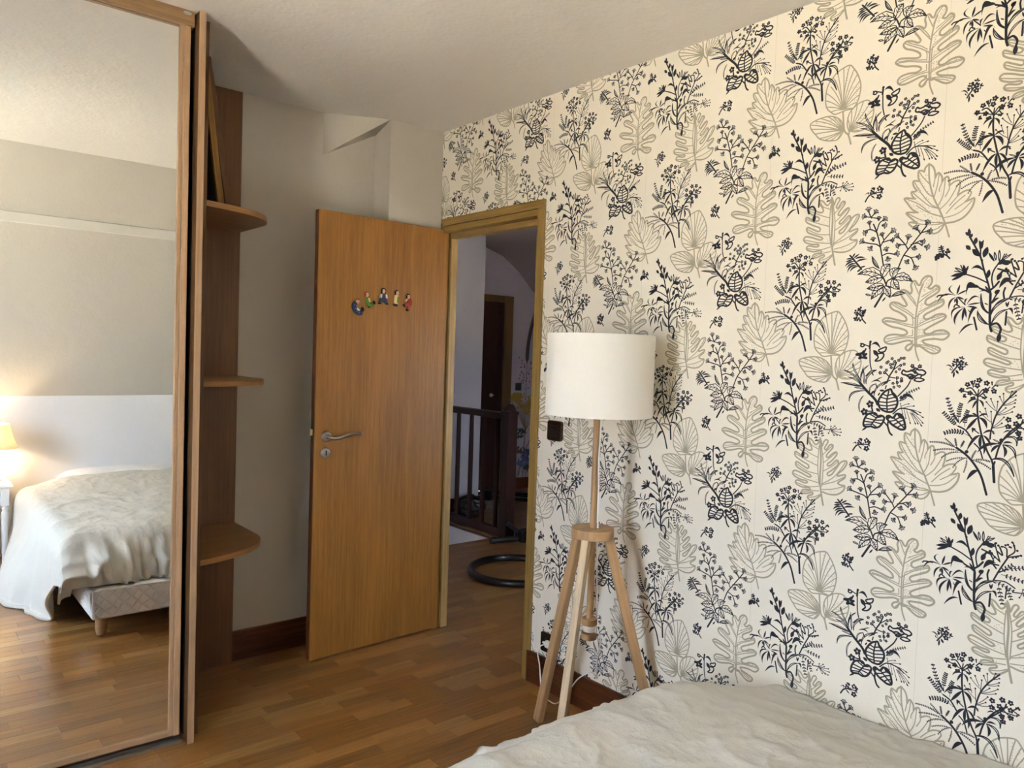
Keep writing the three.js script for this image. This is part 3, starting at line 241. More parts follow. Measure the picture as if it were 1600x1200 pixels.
  `S1.8 1967 1548 1956 1496 1944 1454 1933 1429;S1.6 1926 1410 1922 1403 1918 1393;S1.6 1956 1496 1945 1488 1932 1485 1908 1479;S1.6 1944 1454 1938 1449 1924 1443 1909 1446;S1.3 1924 1443 1921 1426;S1.5 1944 1448 1950 1428 1959 1421;S1.5 1957 1493 1966 1477 1982 1459;S1.5 1961 1484 1981 1479;S1.5 1964 1521 1978 1516 1996 1520;S1.7 2010 1558 2023 1525 2046 1494 2080 1449;S1.5 2032 1507 2025 1495 2006 1473;S1.2 2027 1495 2012 1495;S1.2 2029 1494 2033 1478;S1.5 2064 1468 2056 1455;S1.4 2066 1467 2083 1463;S1.5 2041 1497 2058 1494 2071 1502;S1.2 2046 1496 2065 1488;S1.5 2024 1525 2043 1534 2052 1553;S1.2 2043 1533 2055 1532;S1.3 1927 1409 1947 1414;S1.3 1926 1408 1910 1405;S1.6 1927 1406 1934 1399;S1.3 1965 1477 1961 1467;Y16.2 1917.0 1392.6 -93;Y15.0 1933.2 1400.1 -54;Y15.7 1912.4 1405.5 -162;Y12.5 1921.6 1429.5 -98;Y12.9 1947.2 1420.2 -88;Y15.9 1958.9 1422.4 -41;Y15.9 1956.9 1434.3 7;Y15.7 1917.2 1447.9 157;Y13.5 1935.1 1478.9 -98;Y16.3 1908.8 1480.0 -147;Y16.1 1932.6 1491.0 129;Y12.8 1961.2 1467.1 -108;Y16.7 1983.7 1458.9 -42;Y15.5 2007.1 1475.1 -135;Y12.2 1982.2 1479.6 1;Y14.7 1976.2 1510.8 -114;Y16.1 1995.6 1520.1 -10;Y15.2 1976.9 1524.7 72;Y15.8 2031.4 1482.4 -79;Y14.5 2013.0 1494.3 165;Y16.1 2056.3 1458.4 -118;Y15.9 2077.1 1446.4 -56;Y14.9 2081.5 1463.0 7;Y14.5 2065.1 1489.2 17;Y13.7 2052.4 1500.1 106;Y15.9 2076.6 1504.6 17;Y14.1 2055.3 1531.5 5;Y13.8 2037.4 1537.8 128;Y16.1 2052.1 1553.8 61;J24.8 1966 1582 1894 1571 1931 1565;J24.2 1965 1582 1986 1547 1975 1557;J22.8 1966 1583 1918 1595;J20.7 1970 1607 1923 1614;J23.2 1971 1609 1937 1645 1952 1624;J20.3 1972 1610 1991 1642 1983 1625;J23.8 1997 1589 2016 1561 1998 1568;J21.9 1998 1588 2050 1600 2026 1585;J22.1 1997 1590 2016 1620 2003 1608;S2.8 1949 1667 1970 1630;S2.0 1979 1608 1971 1589 1966 1582;S1.8 1978 1605 1982 1594 1997 1587;S2.0 1983 1610 1992 1613;T5.7 1933 1521 1956 1558;L3.6 1933 1521 1956 1558 1940 1543;T6.3 1920 1630 1935 1634;T6.5 1994 1640 2032 1632 2014 1628;L3.5 1994 1640 2032 1632;L4.1 1969 1653 1979 1640;S2.4 1904 1556 1872 1518;L4.3 1874 1520 1865 1511;L4.3 1875 1520 1883 1508;L4.3 1875 1522 1856 1524;L4.3 1878 1523 1896 1511;L4.3 1879 1525 1855 1532;L4.8 1882 1526 1913 1524 1897 1521;L4.8 1883 1532 1854 1546 1865 1535;L4.8 1887 1535 1921 1528 1900 1529;L4.8 1888 1539 1858 1551 1871 1540;L4.8 1893 1544 1862 1565 1871 1547;L4.8 1897 1548 1869 1563 1880 1550;L4.2 1900 1551 1916 1548;L4.8 1903 1555 1891 1564`,
  `S1.7 1924.4 986.3 1915.3 976.1 1911.7 967.5;S1.4 1909.6 965.1 1906.8 957.3 1905.6 948.6;S1.1 1914.5 976.1 1909.0 976.4 1895.2 972.7;S1.7 1910.8 965.1 1896.7 954.7;S1.7 1910.8 965.1 1919.5 950.5;D2.8 1907.9 940.5;D2.5 1901.7 943.9;D2.5 1900.8 948.1;D2.5 1908.4 949.5;D2.4 1905.0 945.5;D2.5 1892.8 949.1;D2.4 1891.1 955.4;D2.7 1897.9 954.7;D2.5 1901.3 958.3;D2.4 1895.4 960.2;D2.4 1898.7 963.3;D2.7 1921.3 948.6;D2.5 1914.7 950.4;D2.7 1920.0 953.6;D2.5 1913.1 956.0;D2.3 1917.7 958.4;D2.7 1912.7 965.2;D2.0 1908.3 964.5;D2.3 1917.0 964.1;D2.5 1890.0 971.4;D2.8 1896.7 969.2;D2.5 1893.0 976.6;D2.5 1899.5 977.4;D2.4 1904.0 971.6;D2.5 1907.9 978.7;D2.2 1894.4 972.7`,
  `S1.7 2164.9 1121.6 2169.0 1115.1 2175.7 1105.5 2181.1 1097.5;L4.5 2170.6 1117.4 2169.3 1134.8;L5.3 2174.0 1113.4 2181.4 1124.0;L3.0 2168.3 1115.1 2147.8 1103.2 2158.8 1102.1;L2.3 2167.5 1115.2 2159.8 1106.8 2160.8 1112.3;S1.4 2175.7 1103.9 2175.3 1096.1 2172.9 1093.0;L4.8 2174.4 1093.8 2164.0 1089.7;L3.8 2168.9 1098.6 2163.2 1095.3;D2.6 2167.6 1101.8;S1.1 2168.9 1098.6 2174.7 1098.5;L3.8 2171.9 1087.6 2167.4 1083.8;D3.2 2176.6 1086.5;D2.7 2177.1 1090.5;K7.8 2186.7 1094.2;K7.5 2186.7 1107.4;L3.9 2186.9 1083.3 2180.0 1078.6;L3.9 2187.5 1082.5 2188.8 1075.8;L3.4 2186.9 1083.3 2195.1 1083.1;L3.9 2194.1 1098.6 2201.0 1091.4;L3.4 2194.8 1098.6 2204.4 1098.7;L3.3 2195.6 1100.1 2196.3 1106.2`,
  `S1.9 1905.5 1360.9 1912.9 1348.2 1922.1 1341.7 1931.6 1339.9;L3.5 1912.9 1347.5 1902.1 1341.5 1913.1 1336.4;L3.5 1920.7 1344.2 1932.3 1353.9;S1.4 1931.5 1339.5 1947.2 1338.9 1954.4 1342.4;K8.7 1945.5 1350.8;F1921.2 1323.7 1928.3 1322.2 1932.5 1324.9 1930.3 1331.4 1925.4 1328.0;D2.5 1921.6 1330.7;D2.5 1919.9 1337.6;D2.7 1927.8 1335.7;D2.2 1924.1 1333.6;D2.6 1944.8 1322.8;D2.5 1940.0 1327.2;D2.5 1942.3 1332.4;D2.6 1949.7 1326.9;D2.3 1948.4 1331.0;D2.8 1954.0 1331.1;D2.6 1951.6 1336.5;L2.2 1934.6 1337.9 1937.6 1334.1;L2.0 1934.7 1340.3 1938.2 1343.8;D2.7 1931.9 1339.8`,
  `S1.9 1619.8 1178.5 1612.5 1170.6 1604.5 1165.4 1600.1 1156.6 1597.4 1149.1;L3.8 1597.4 1149.1 1596.6 1140.5;L3.2 1597.4 1148.4 1589.1 1146.7;L3.2 1597.4 1148.4 1604.4 1145.3;L3.2 1598.4 1152.5 1588.6 1152.6;L3.2 1599.1 1151.8 1603.9 1151.2;L3.2 1600.2 1158.0 1589.7 1159.1;L4.4 1601.0 1158.6 1606.7 1156.3;D2.9 1614.0 1154.6;D2.8 1610.3 1161.1;D3.1 1617.5 1160.8;S1.6 1612.1 1170.6 1612.8 1162.3;S1.9 1603.7 1166.1 1584.7 1176.8;D3.1 1593.9 1165.2;D3.0 1587.8 1167.6;D3.1 1597.1 1166.1;D3.3 1584.9 1172.9;D3.1 1591.1 1171.6;D3.1 1585.6 1178.8;D2.9 1591.3 1175.8;D2.9 1599.4 1172.6;D3.1 1602.5 1169.7;D2.6 1602.7 1172.8`,
];
function wallpaperCanvas() {
  const W = 2048, H = 1424, s = W / (2 * PZ * 1000), cv = document.createElement('canvas'); cv.width = W; cv.height = H;
  const c = cv.getContext('2d');
  c.fillStyle = '#e9e1d0'; c.fillRect(0, 0, W, H);
  // print gap between two drops of paper
  c.lineCap = 'round'; c.lineJoin = 'round';
  const ref = [3000 - 1411.3, 0];
  for (const [list, col] of [[PRINT_GREY, '#a39b84'], [PRINT_BLACK, '#10111c']]) {
    c.fillStyle = c.strokeStyle = col; INK = list === PRINT_GREY ? 1.85 : 2.1;
    for (const motif of list) {
      const cmds = motif.split(';').map((t) => [t[0], t.slice(1).split(' ').map(Number)]);
      // every lattice place whose drawing may touch the tile
      const first = cmds[0][1], x0 = first[1] - ref[0], y0 = first[2];
      for (let i = -6; i <= 6; i++) for (let j = -4; j <= 4; j++) {
        const dx = i * PZ * 1000, dy = i * PY * 500 + j * PY * 1000;
        if (x0 + dx < -330 || x0 + dx > 2 * PZ * 1000 + 330 || y0 + dy < -330 || y0 + dy > PY * 1000 + 330) continue;
        c.save(); c.scale(s, H / (PY * 1000)); c.translate(dx - ref[0], dy);
        for (const [k, a] of cmds) drawCommand(c, k, a);
        c.restore();
      }
    }
  }
  // seams: a hair-thin joint between drops
  c.fillStyle = 'rgba(120,110,95,0.30)'; c.fillRect(0, 0, 1.6, H); c.fillRect(W / 2, 0, 1.6, H);
  const t = new THREE.CanvasTexture(cv); t.colorSpace = THREE.SRGBColorSpace; t.wrapS = t.wrapT = THREE.RepeatWrapping; t.magFilter = THREE.LinearFilter; t.anisotropy = 8;
  return t;
}
M.wallpaper = new THREE.MeshStandardMaterial({ map: wallpaperCanvas(), roughness: 0.75, bumpMap: plasterBump, bumpScale: 0.0004 });

// ------------------------------------------------------------------ the setting: bedroom shell
const XW = 2.226, ZB = -3.4307, ZC = -3.2849, YC = 2.5413, XL = -1.0;
const DOOR = { z0: -3.25, z1: -2.531, top: 2.03 };         // clear opening in the papered wall
function paperUV(g) { const p = g.attributes.position, uv = g.attributes.uv; for (let i = 0; i < p.count; i++) uv.setXY(i, (p.getZ(i) + 1.4113) / (2 * PZ), 1 - (CEIL - p.getY(i)) / PY); return g; }
struct('wall_right', [
  bx(XW, XW + 0.04, -0.02, 2.66, ZB, DOOR.z0 - 0.03), bx(XW, XW + 0.04, DOOR.top + 0.03, 2.66, DOOR.z0 - 0.03, DOOR.z1 + 0.03), bx(XW, XW + 0.04, -0.02, 2.66, DOOR.z1 + 0.03, 0.5),
].map(paperUV), M.wallpaper);
struct('wall_hall_near', [
  bx(XW + 0.04, XW + 0.08, -0.02, 2.7, -3.6, DOOR.z0 - 0.03), bx(XW + 0.04, XW + 0.08, DOOR.top + 0.03, 2.7, DOOR.z0 - 0.03, DOOR.z1 + 0.03), bx(XW + 0.04, XW + 0.08, -0.02, 2.7, DOOR.z1 + 0.03, -1.9),
], M.hallWall);
struct('wall_back', bx(XL - 0.15, XW + 0.06, -0.1, 2.7, ZB - 0.16, ZB), M.wall);
struct('wall_pier', bx(1.92, XW, 0, 2.62, ZB, ZC), M.wall);
{ // sloping plaster wedge that fills the angle between ceiling, wall and pier
  const g = new ConvexGeometry([V3(1.638, YC + 0.03, ZB), V3(1.64, 2.345, ZB), V3(1.92, 2.493, ZB), V3(1.92, YC + 0.03, ZC - 0.002), V3(1.92, YC + 0.03, ZB), V3(1.66, 2.4, ZB - 0.02), V3(1.638, YC, ZB), V3(1.92, YC, ZC - 0.001)]);
  struct('wall_wedge', uvBy(g), M.wall);
}
{ // plaster ceiling, a little uneven and higher over the wardrobe
  const g = new THREE.PlaneGeometry(XW + 0.3 - XL, 3.3, 60, 60); g.rotateX(Math.PI / 2); g.translate((XW + 0.1 + XL) / 2, 0, -1.97);
  const p = g.attributes.position;
  for (let i = 0; i < p.count; i++) { const x = p.getX(i), z = p.getZ(i); p.setY(i, YC + 0.036 * smooth(-3.4, -2.85, z) * smooth(1.5, 0.95, x) * smooth(-1.7, -2.4, z) + 0.006 * (fbm(x * 1.3 + 4, z * 1.3 + 9, 3) - 0.45) * smooth(0, 0.25, XW - x) * smooth(0, 0.25, z - ZB) * smooth(-0.46, -0.8, z)); }
  g.computeVertexNormals();
  struct('ceiling', [uvBy(g), bx(XL - 0.15, XW + 0.1, 2.62, 2.74, ZB - 0.16, 0.2)], M.ceiling);
}
{ // low wall and sloping roof side behind the camera, seen in the mirror
  struct('wall_knee', bx(XL - 0.15, XW + 0.06, -0.1, 1.045, 0.35, 0.5), M.knee);
  const prof = (pts) => { const s = new THREE.Shape(pts.map(([z, y]) => new THREE.Vector2(-z, y))); const g = new THREE.ExtrudeGeometry(s, { depth: XW + 0.06 - XL + 0.15, bevelEnabled: false }); g.rotateY(Math.PI / 2); g.translate(XL - 0.15, 0, 0); return uvBy(toCreasedNormals(g, 0.3)); };
  struct('wall_slope', prof([[0.35, 1.045], [-0.2, 2.125], [-0.2, 2.18], [-0.45, 2.545], [-0.5, 2.66], [0.3, 2.66], [0.5, 1.6], [0.5, 1.045]]), M.slope);
  struct('trim_2', prof([[-0.19, 2.112], [-0.203, 2.124], [-0.209, 2.178], [-0.19, 2.188]]), paint(0xdcd9d0, 0.75));
}
// window wall on the left (outside the picture): the daylight comes in here
const WIN = { z0: -1.36, z1: -0.84, y0: 0.55, y1: 2.14 };
struct('wall_left', [bx(XL - 0.15, XL, -0.1, 2.7, ZB - 0.16, WIN.z0), bx(XL - 0.15, XL, -0.1, 2.7, WIN.z1, 0.5), bx(XL - 0.15, XL, -0.1, WIN.y0, WIN.z0, WIN.z1), bx(XL - 0.15, XL, WIN.y1, 2.7, WIN.z0, WIN.z1)], M.leftWall);
{ const w = structGroup('window_1'), x0 = XL - 0.11, x1 = XL - 0.05, zm = (WIN.z0 + WIN.z1) / 2;
  mesh('window_frame', [bx(x0, x1, WIN.y0, WIN.y0 + 0.05, WIN.z0, WIN.z1, 0.004), bx(x0, x1, WIN.y1 - 0.05, WIN.y1, WIN.z0, WIN.z1, 0.004), bx(x0, x1, WIN.y0 + 0.05, WIN.y1 - 0.05, WIN.z0, WIN.z0 + 0.05, 0.004), bx(x0, x1, WIN.y0 + 0.05, WIN.y1 - 0.05, WIN.z1 - 0.05, WIN.z1, 0.004), bx(x0, x1, WIN.y0 + 0.05, WIN.y1 - 0.05, zm - 0.035, zm + 0.035, 0.004)], M.whiteGloss, w);
  for (const [p, q] of [[WIN.z0 + 0.05, zm - 0.035], [zm + 0.035, WIN.z1 - 0.05]]) mesh('window_pane', bx(x0 + 0.028, x0 + 0.032, WIN.y0 + 0.05, WIN.y1 - 0.05, p, q), M.glass, w);
  mesh('window_sill', bx(XL - 0.05, XL + 0.03, WIN.y0 - 0.025, WIN.y0, WIN.z0 - 0.03, WIN.z1 + 0.03, 0.005), M.whiteGloss, w);
  partNames(w);
}
struct('ground', bx(-60, 60, -3.4, -3.2, -60, 60), M.outside);

// ------------------------------------------------------------------ hall beyond the door
const HX = XW + 0.08, ZH = -6.22, ST = { x: 3.735, z: -4.62 };
function hallProfile() {
  const pts = [[2.2, 2.62], [4.60, 2.60], [4.78, 2.50], [4.99, 2.44], [5.21, 2.30], [5.44, 2.09], [5.70, 1.72], [5.92, 1.25], [6.05, 0.7], [6.1, -0.02], [6.3, -0.02], [6.3, 2.8], [2.2, 2.8]];
  const g = new THREE.ExtrudeGeometry(new THREE.Shape(pts.map(([x, y]) => new THREE.Vector2(x, y))), { depth: 4.6, bevelEnabled: false }); g.translate(0, 0, -6.4); return uvBy(toCreasedNormals(g, 0.6));
}
struct('ceiling_hall', hallProfile(), M.hallCeiling);
struct('wall_hall_block', bx(HX - 0.1, 4.293, -2.6, 2.7, -6.3, -5.6), M.hallWall);
struct('wall_stair', [bx(ST.x, ST.x + 0.1, -2.6, -0.03, -5.62, ST.z), bx(HX, ST.x + 0.1, -2.6, -0.03, ST.z, ST.z + 0.1)], M.hallWall);
const SW = { z0: -5.2, z1: -5.0, y0: -1.5, y1: -1.2 };   // low unseen opening, added to light the stairwell side wall
struct('wall_stair_outer', [bx(HX - 0.12, HX, -2.6, 2.7, SW.z1, -3.58), bx(HX - 0.12, HX, -2.6, 2.7, -5.7, SW.z0), bx(HX - 0.12, HX, -2.6, SW.y0, SW.z0, SW.z1), bx(HX - 0.12, HX, SW.y1, 2.7, SW.z0, SW.z1)], M.hallWall);
struct('floor_stairwell', bx(HX, ST.x, -2.7, -2.6, -5.7, ST.z), M.hallWall);
const HW = { x0: 3.25, x1: 3.55, y0: 1.0, y1: 1.52 };   // small opening outside the picture, added to bring light into the hall
struct('wall_hall_end', [bx(HX - 0.04, HW.x0, -0.1, 2.8, -1.95, -1.83), bx(HW.x1, 6.3, -0.1, 2.8, -1.95, -1.83), bx(HW.x0, HW.x1, -0.1, HW.y0, -1.95, -1.83), bx(HW.x0, HW.x1, HW.y1, 2.8, -1.95, -1.83)], M.hallWall);

// mural paper on the far wall of the hall: tall grasses and flowering stems on pale lilac grey
function muralTex() {
  const cv = document.createElement('canvas'); cv.width = 640; cv.height = 1024; const c = cv.getContext('2d'), S = 400; // 400 px per metre: x from 4.6, y from 0
  const X = (x) => (x - 4.6) * S, Y = (y) => 1024 - y * S;
  c.fillStyle = '#bdb6c0'; c.fillRect(0, 0, 640, 1024);
  for (let i = 0; i < 900; i++) { c.fillStyle = `rgba(${150 + 60 * hash(i, 1)},${140 + 60 * hash(i, 2)},${150 + 60 * hash(i, 3)},0.06)`; c.beginPath(); c.arc(640 * hash(i, 4), 1024 * hash(i, 5), 10 + 50 * hash(i, 6), 0, 7); c.fill(); }
  c.lineCap = 'round';
  const line = (p, w, col) => { c.strokeStyle = col; c.lineWidth = w; c.beginPath(); catmull(c, p.map(([x, y]) => [X(x), Y(y)]), false); c.stroke(); };
  line([[5.36, 0.1], [5.37, 0.8], [5.37, 1.35], [5.42, 1.7], [5.47, 1.85]], 2, '#4c434c');   // tall plume
  for (let i = 0; i < 60; i++) { const t = i / 60, x = 5.37 + 0.1 * t * t, y = 1.35 + 0.5 * t; for (const s of [-1, 1]) line([[x, y], [x + s * 0.022, y + 0.04]], 2.2, '#4a424a'); }
  const head = (x, y, r, col, n = 60) => { for (let i = 0; i < n; i++) { const a = hash(i, x * 9) * 6.28, q = r * Math.sqrt(hash(i, y * 7)); c.fillStyle = col; c.beginPath(); c.ellipse(X(x + q * Math.cos(a)), Y(y + 0.55 * q * Math.sin(a)), 3 + 5 * hash(i, 3), 2 + 3 * hash(i, 8), a, 0, 7); c.fill(); } };
  for (const [x, y, r] of [[5.33, 0.93, 0.16], [5.24, 0.98, 0.08], [5.44, 0.86, 0.13]]) { for (let i = 0; i < 9; i++) line([[5.38, 0.62], [x + r * (i / 4 - 1), y]], 1.3, '#6d6648'); head(x, y, r, '#a08a3c', 90); }
  line([[5.30, 0.1], [5.36, 0.4], [5.38, 0.62]], 2.4, '#6d6648'); line([[5.28, 0.12], [5.36, 0.35], [5.5, 0.62]], 3, '#4f4a50');
  head(5.30, 0.60, 0.09, '#39473f', 50); head(5.32, 0.42, 0.07, '#51443f', 30); head(5.42, 0.36, 0.10, '#3f4d7c', 80); head(5.36, 0.28, 0.08, '#55649a', 50); head(5.46, 0.22, 0.08, '#252836', 50);
  for (let i = 0; i < 26; i++) { const x = 5.2 + 0.35 * hash(i, 31); line([[x, 0.08], [x + 0.04 * (hash(i, 5) - 0.5), 0.2 + 0.3 * hash(i, 7)]], 1.3, ['#6c6870', '#55607e', '#7d7766'][i % 3]); }
  for (let i = 0; i < 90; i++) { c.fillStyle = '#57505a'; c.beginPath(); c.arc(X(5.26 + 0.25 * hash(i, 51)), Y(1.05 + 0.35 * hash(i, 52)), 1 + 2.5 * hash(i, 53), 0, 7); c.fill(); }
  const t = new THREE.CanvasTexture(cv); t.colorSpace = THREE.SRGBColorSpace; t.magFilter = THREE.LinearFilter; return t;
}
M.mural = new THREE.MeshStandardMaterial({ map: muralTex(), roughness: 0.85 });
{ const uvm = (g) => { const p = g.attributes.position, uv = g.attributes.uv; for (let i = 0; i < p.count; i++) uv.setXY(i, (p.getX(i) - 4.6) / 1.6, p.getY(i) / 2.56); return g; };
  struct('wall_hall_far', [bx(4.25, 5.05, 2.02, 2.75, ZH - 0.13, ZH), bx(5.05, 6.3, -0.05, 2.75, ZH - 0.13, ZH), bx(4.2, 5.05, -0.05, 2.75, ZH - 0.3, ZH - 0.2)].map(uvm), M.mural);
}
{ const d = structGroup('door_2');
  mesh('door_panel', bx(4.28, 5.02, 0.01, 1.985, ZH - 0.11, ZH - 0.07, 0.003), M.railing, d);
  const cas = mesh('door_casing', [bx(5.035, 5.145, 0, 2.03, ZH, ZH + 0.02, 0.003), bx(4.25, 5.145, 1.962, 2.03, ZH - 0.005, ZH + 0.021, 0.003), ], wood(0x8a6a3c, grainC, 0.6), d);
  mesh('door_lining', [bx(5.022, 5.05, 0, 2.02, ZH - 0.12, ZH, 0.002), bx(4.28, 5.03, 1.985, 2.02, ZH - 0.12, ZH, 0.002)], M.railing, d);
  const h = mesh('door_handle', [cyl(0.02, 0.02, 0.01, [0, 0, 0], 20).rotateX(Math.PI / 2).translate(4.945, 1.0, ZH - 0.068), tube([[4.945, 1.0, ZH - 0.065], [4.945, 1.0, ZH - 0.03], [4.90, 1.0, ZH - 0.025]], 0.008, 12, 8)], M.nickel, d);
}
struct('baseboard_hall', [bx(5.148, 6.1, 0, 0.12, ZH, ZH + 0.014, 0.003, 'x'), bx(4.225, 4.307, 0, 0.12, -5.6, -5.586, 0.002, 'x'), bx(ST.x + 0.1, 4.225, 0, 0.12, -5.6, -5.586, 0.002, 'x')], M.baseboard);

// ------------------------------------------------------------------ floors: parquet strips of oak, laid one by one
const strip = { w: 0.0646, t: 0.006, gap: 0.0007 };
const oakTones = [0xb67f40, 0xb98343, 0xb07a3a, 0xc08c4c, 0xaa7235, 0xb88042, 0xbd8747, 0xb27b3c, 0xc89857];
const oak = oakTones.map((h, i) => { const m = wood(h, i % 2 ? grainC.clone() : grainA.clone(), 0.33, { clearcoat: 0.5, clearcoatRoughness: 0.28 }); m.map.offset.set(0.37 * i, 0.21 * i); m.map.repeat.set(1, 2); return m; });
const stripGeo = new Map();
function stripGeometry(L) { const k = Math.round(L * 500) / 500; if (!stripGeo.has(k)) { const g = new RoundedBoxGeometry(k - strip.gap, strip.t, strip.w - strip.gap, 1, 0.0006); stripGeo.set(k, uvBy(g, 'x')); } return stripGeo.get(k); }
const toFrame = (x, y, z) => V3(x, y, z).project(camera);
function seenArea(x, z, L, mirrorZ) {        // rough size in the picture, in pixels, straight or in the mirror
  const q = (X, Z) => { const v = V3(X, 0, mirrorZ === undefined ? Z : 2 * mirrorZ - Z).project(camera); return v.z < 1 && v.z > -1 ? [v.x * 800, v.y * 600] : null; };
  const c = q(x, z), a = q(x - L / 2, z), b = q(x + L / 2, z), d = q(x, z - strip.w / 2), e = q(x, z + strip.w / 2);
  if (!c || !a || !b || !d || !e || Math.abs(c[0]) > 860 || Math.abs(c[1]) > 640) return 0;
  if (mirrorZ !== undefined && (c[0] > -530)) return 0;
  return Math.abs((b[0] - a[0]) * (e[1] - d[1]) - (b[1] - a[1]) * (e[0] - d[0]));
}
function layFloor(name, base, x0, x1, z0, z1, holes, limit, mirrorZ) {
  const floor = structGroup(name);
  mesh('subfloor', base, M.interior, floor);
  const rows = [], lens = [0.2, 0.24, 0.28, 0.3, 0.34, 0.4];
  const n = Math.round((z1 - z0) / strip.w);
  for (let r = 0; r < n; r++) {
    const z = z0 + (r + 0.5) * strip.w; let x = x0 - 0.3 * rnd();
    while (x < x1) {
      let L = lens[Math.floor(rnd() * lens.length)], a = Math.max(x, x0), b = Math.min(x + L, x1); x += L;
      let pieces = [[a, b]];
      for (const [hx0, hx1, hz0, hz1] of holes) if (z > hz0 && z < hz1) pieces = pieces.flatMap(([p, q]) => [[p, Math.min(q, hx0)], [Math.max(p, hx1), q]].filter(([u, v]) => v > u));
      for (const [p, q] of pieces) if (q - p > 0.012) rows.push({ x: (p + q) / 2, z, L: q - p, m: Math.floor(rnd() * oak.length) });
    }
  }
  for (const p of rows) p.area = Math.max(seenArea(p.x, p.z, p.L), mirrorZ === undefined ? 0 : 0.9 * seenArea(p.x, p.z, p.L, mirrorZ));
  rows.sort((a, b) => b.area - a.area);
  const rest = new Map();
  rows.forEach((p, i) => {
    const g = stripGeometry(p.L);
    if (i < limit && p.area > 60) { const m = new THREE.Mesh(g, oak[p.m]); m.name = 'plank'; m.castShadow = m.receiveShadow = true; m.position.set(p.x, -strip.t / 2, p.z); floor.add(m); }
    else { if (!rest.has(p.m)) rest.set(p.m, []); rest.get(p.m).push(g.clone().translate(p.x, -strip.t / 2, p.z)); }
  });
  const geos = [], mats = [];
  for (const [k, list] of rest) { geos.push(mergeGeometries(list)); mats.push(oak[k]); }
  if (geos.length) { const m = new THREE.Mesh(mergeGeometries(geos, true), mats); m.name = 'distant_planks'; m.userData.kind = 'stuff'; m.castShadow = m.receiveShadow = true; floor.add(m); }
  partNames(floor); return floor;
}
layFloor('floor', bx(XL - 0.1, HX, -0.2, -strip.t, ZB - 0.1, 0.45), XL, HX + 0.0, ZB, 0.36, [], 300, -2.835);
layFloor('floor_hall', [bx(HX, 6.3, -0.2, -strip.t, ST.z, -1.9), bx(ST.x + 0.02, 6.3, -0.2, -strip.t, -6.4, ST.z)], HX, 6.1, ZH - 0.1, -1.95, [[HX - 1, ST.x, -7, ST.z]], 160);

// skirting boards and the door frame
struct('baseboard_back', bx(1.2474, 1.92, 0, 0.138, ZB, ZB + 0.013, 0.003, 'x'), M.baseboard);
struct('baseboard_right', [bx(XW - 0.013, XW, 0, 0.1359, -2.487, 0.35, 0.003, 'z'), bx(XW - 0.015, XW, 0, 0.137, -2.5, -2.4868, 0.001)], M.baseboard);
{ const t = structGroup('trim_1'), a = XW - 0.012, b = XW + 0.088, e = XW + 0.028;
  // casing: face boards with a groove, rebate behind, stop strip
  mesh('casing_head', [bx(a, e, 2.064, 2.102, -3.266, -2.4866, 0.003, 'z', 0.2), bx(a + 0.003, e, 2.034, 2.0625, -3.262, -2.49, 0.002, 'z', 0.5)], M.casing, t);
  mesh('casing_jamb', bx(a, e, 0, 2.064, DOOR.z1, -2.4866, 0.003, 'y', 0.7), M.casing, t);
  mesh('casing_jamb', bx(a, e, 0, 2.034, -3.266, DOOR.z0 - 0.004, 0.002, 'y', 1.3), M.casing, t);
  mesh('jamb_lining', [bx(e, b, 0, 2.05, DOOR.z1 + 0.012, DOOR.z1 + 0.03, 0.002), bx(e, b, 0, 2.05, DOOR.z0 - 0.03, DOOR.z0 - 0.013, 0.002), bx(e, b, 2.036, 2.06, DOOR.z0 - 0.03, DOOR.z1 + 0.03, 0.002, 'z')], M.casing, t);
  mesh('door_stop', [bx(XW + 0.045, b - 0.004, 0, 2.012, DOOR.z1, DOOR.z1 + 0.012, 0.002), bx(XW + 0.045, b - 0.004, 0, 2.012, DOOR.z0 - 0.013, DOOR.z0 + 0.002, 0.002), bx(XW + 0.045, b - 0.004, 2.008, 2.036, DOOR.z0 - 0.013, DOOR.z1 + 0.012, 0.002, 'z')], M.stop, t);
  partNames(t);
}

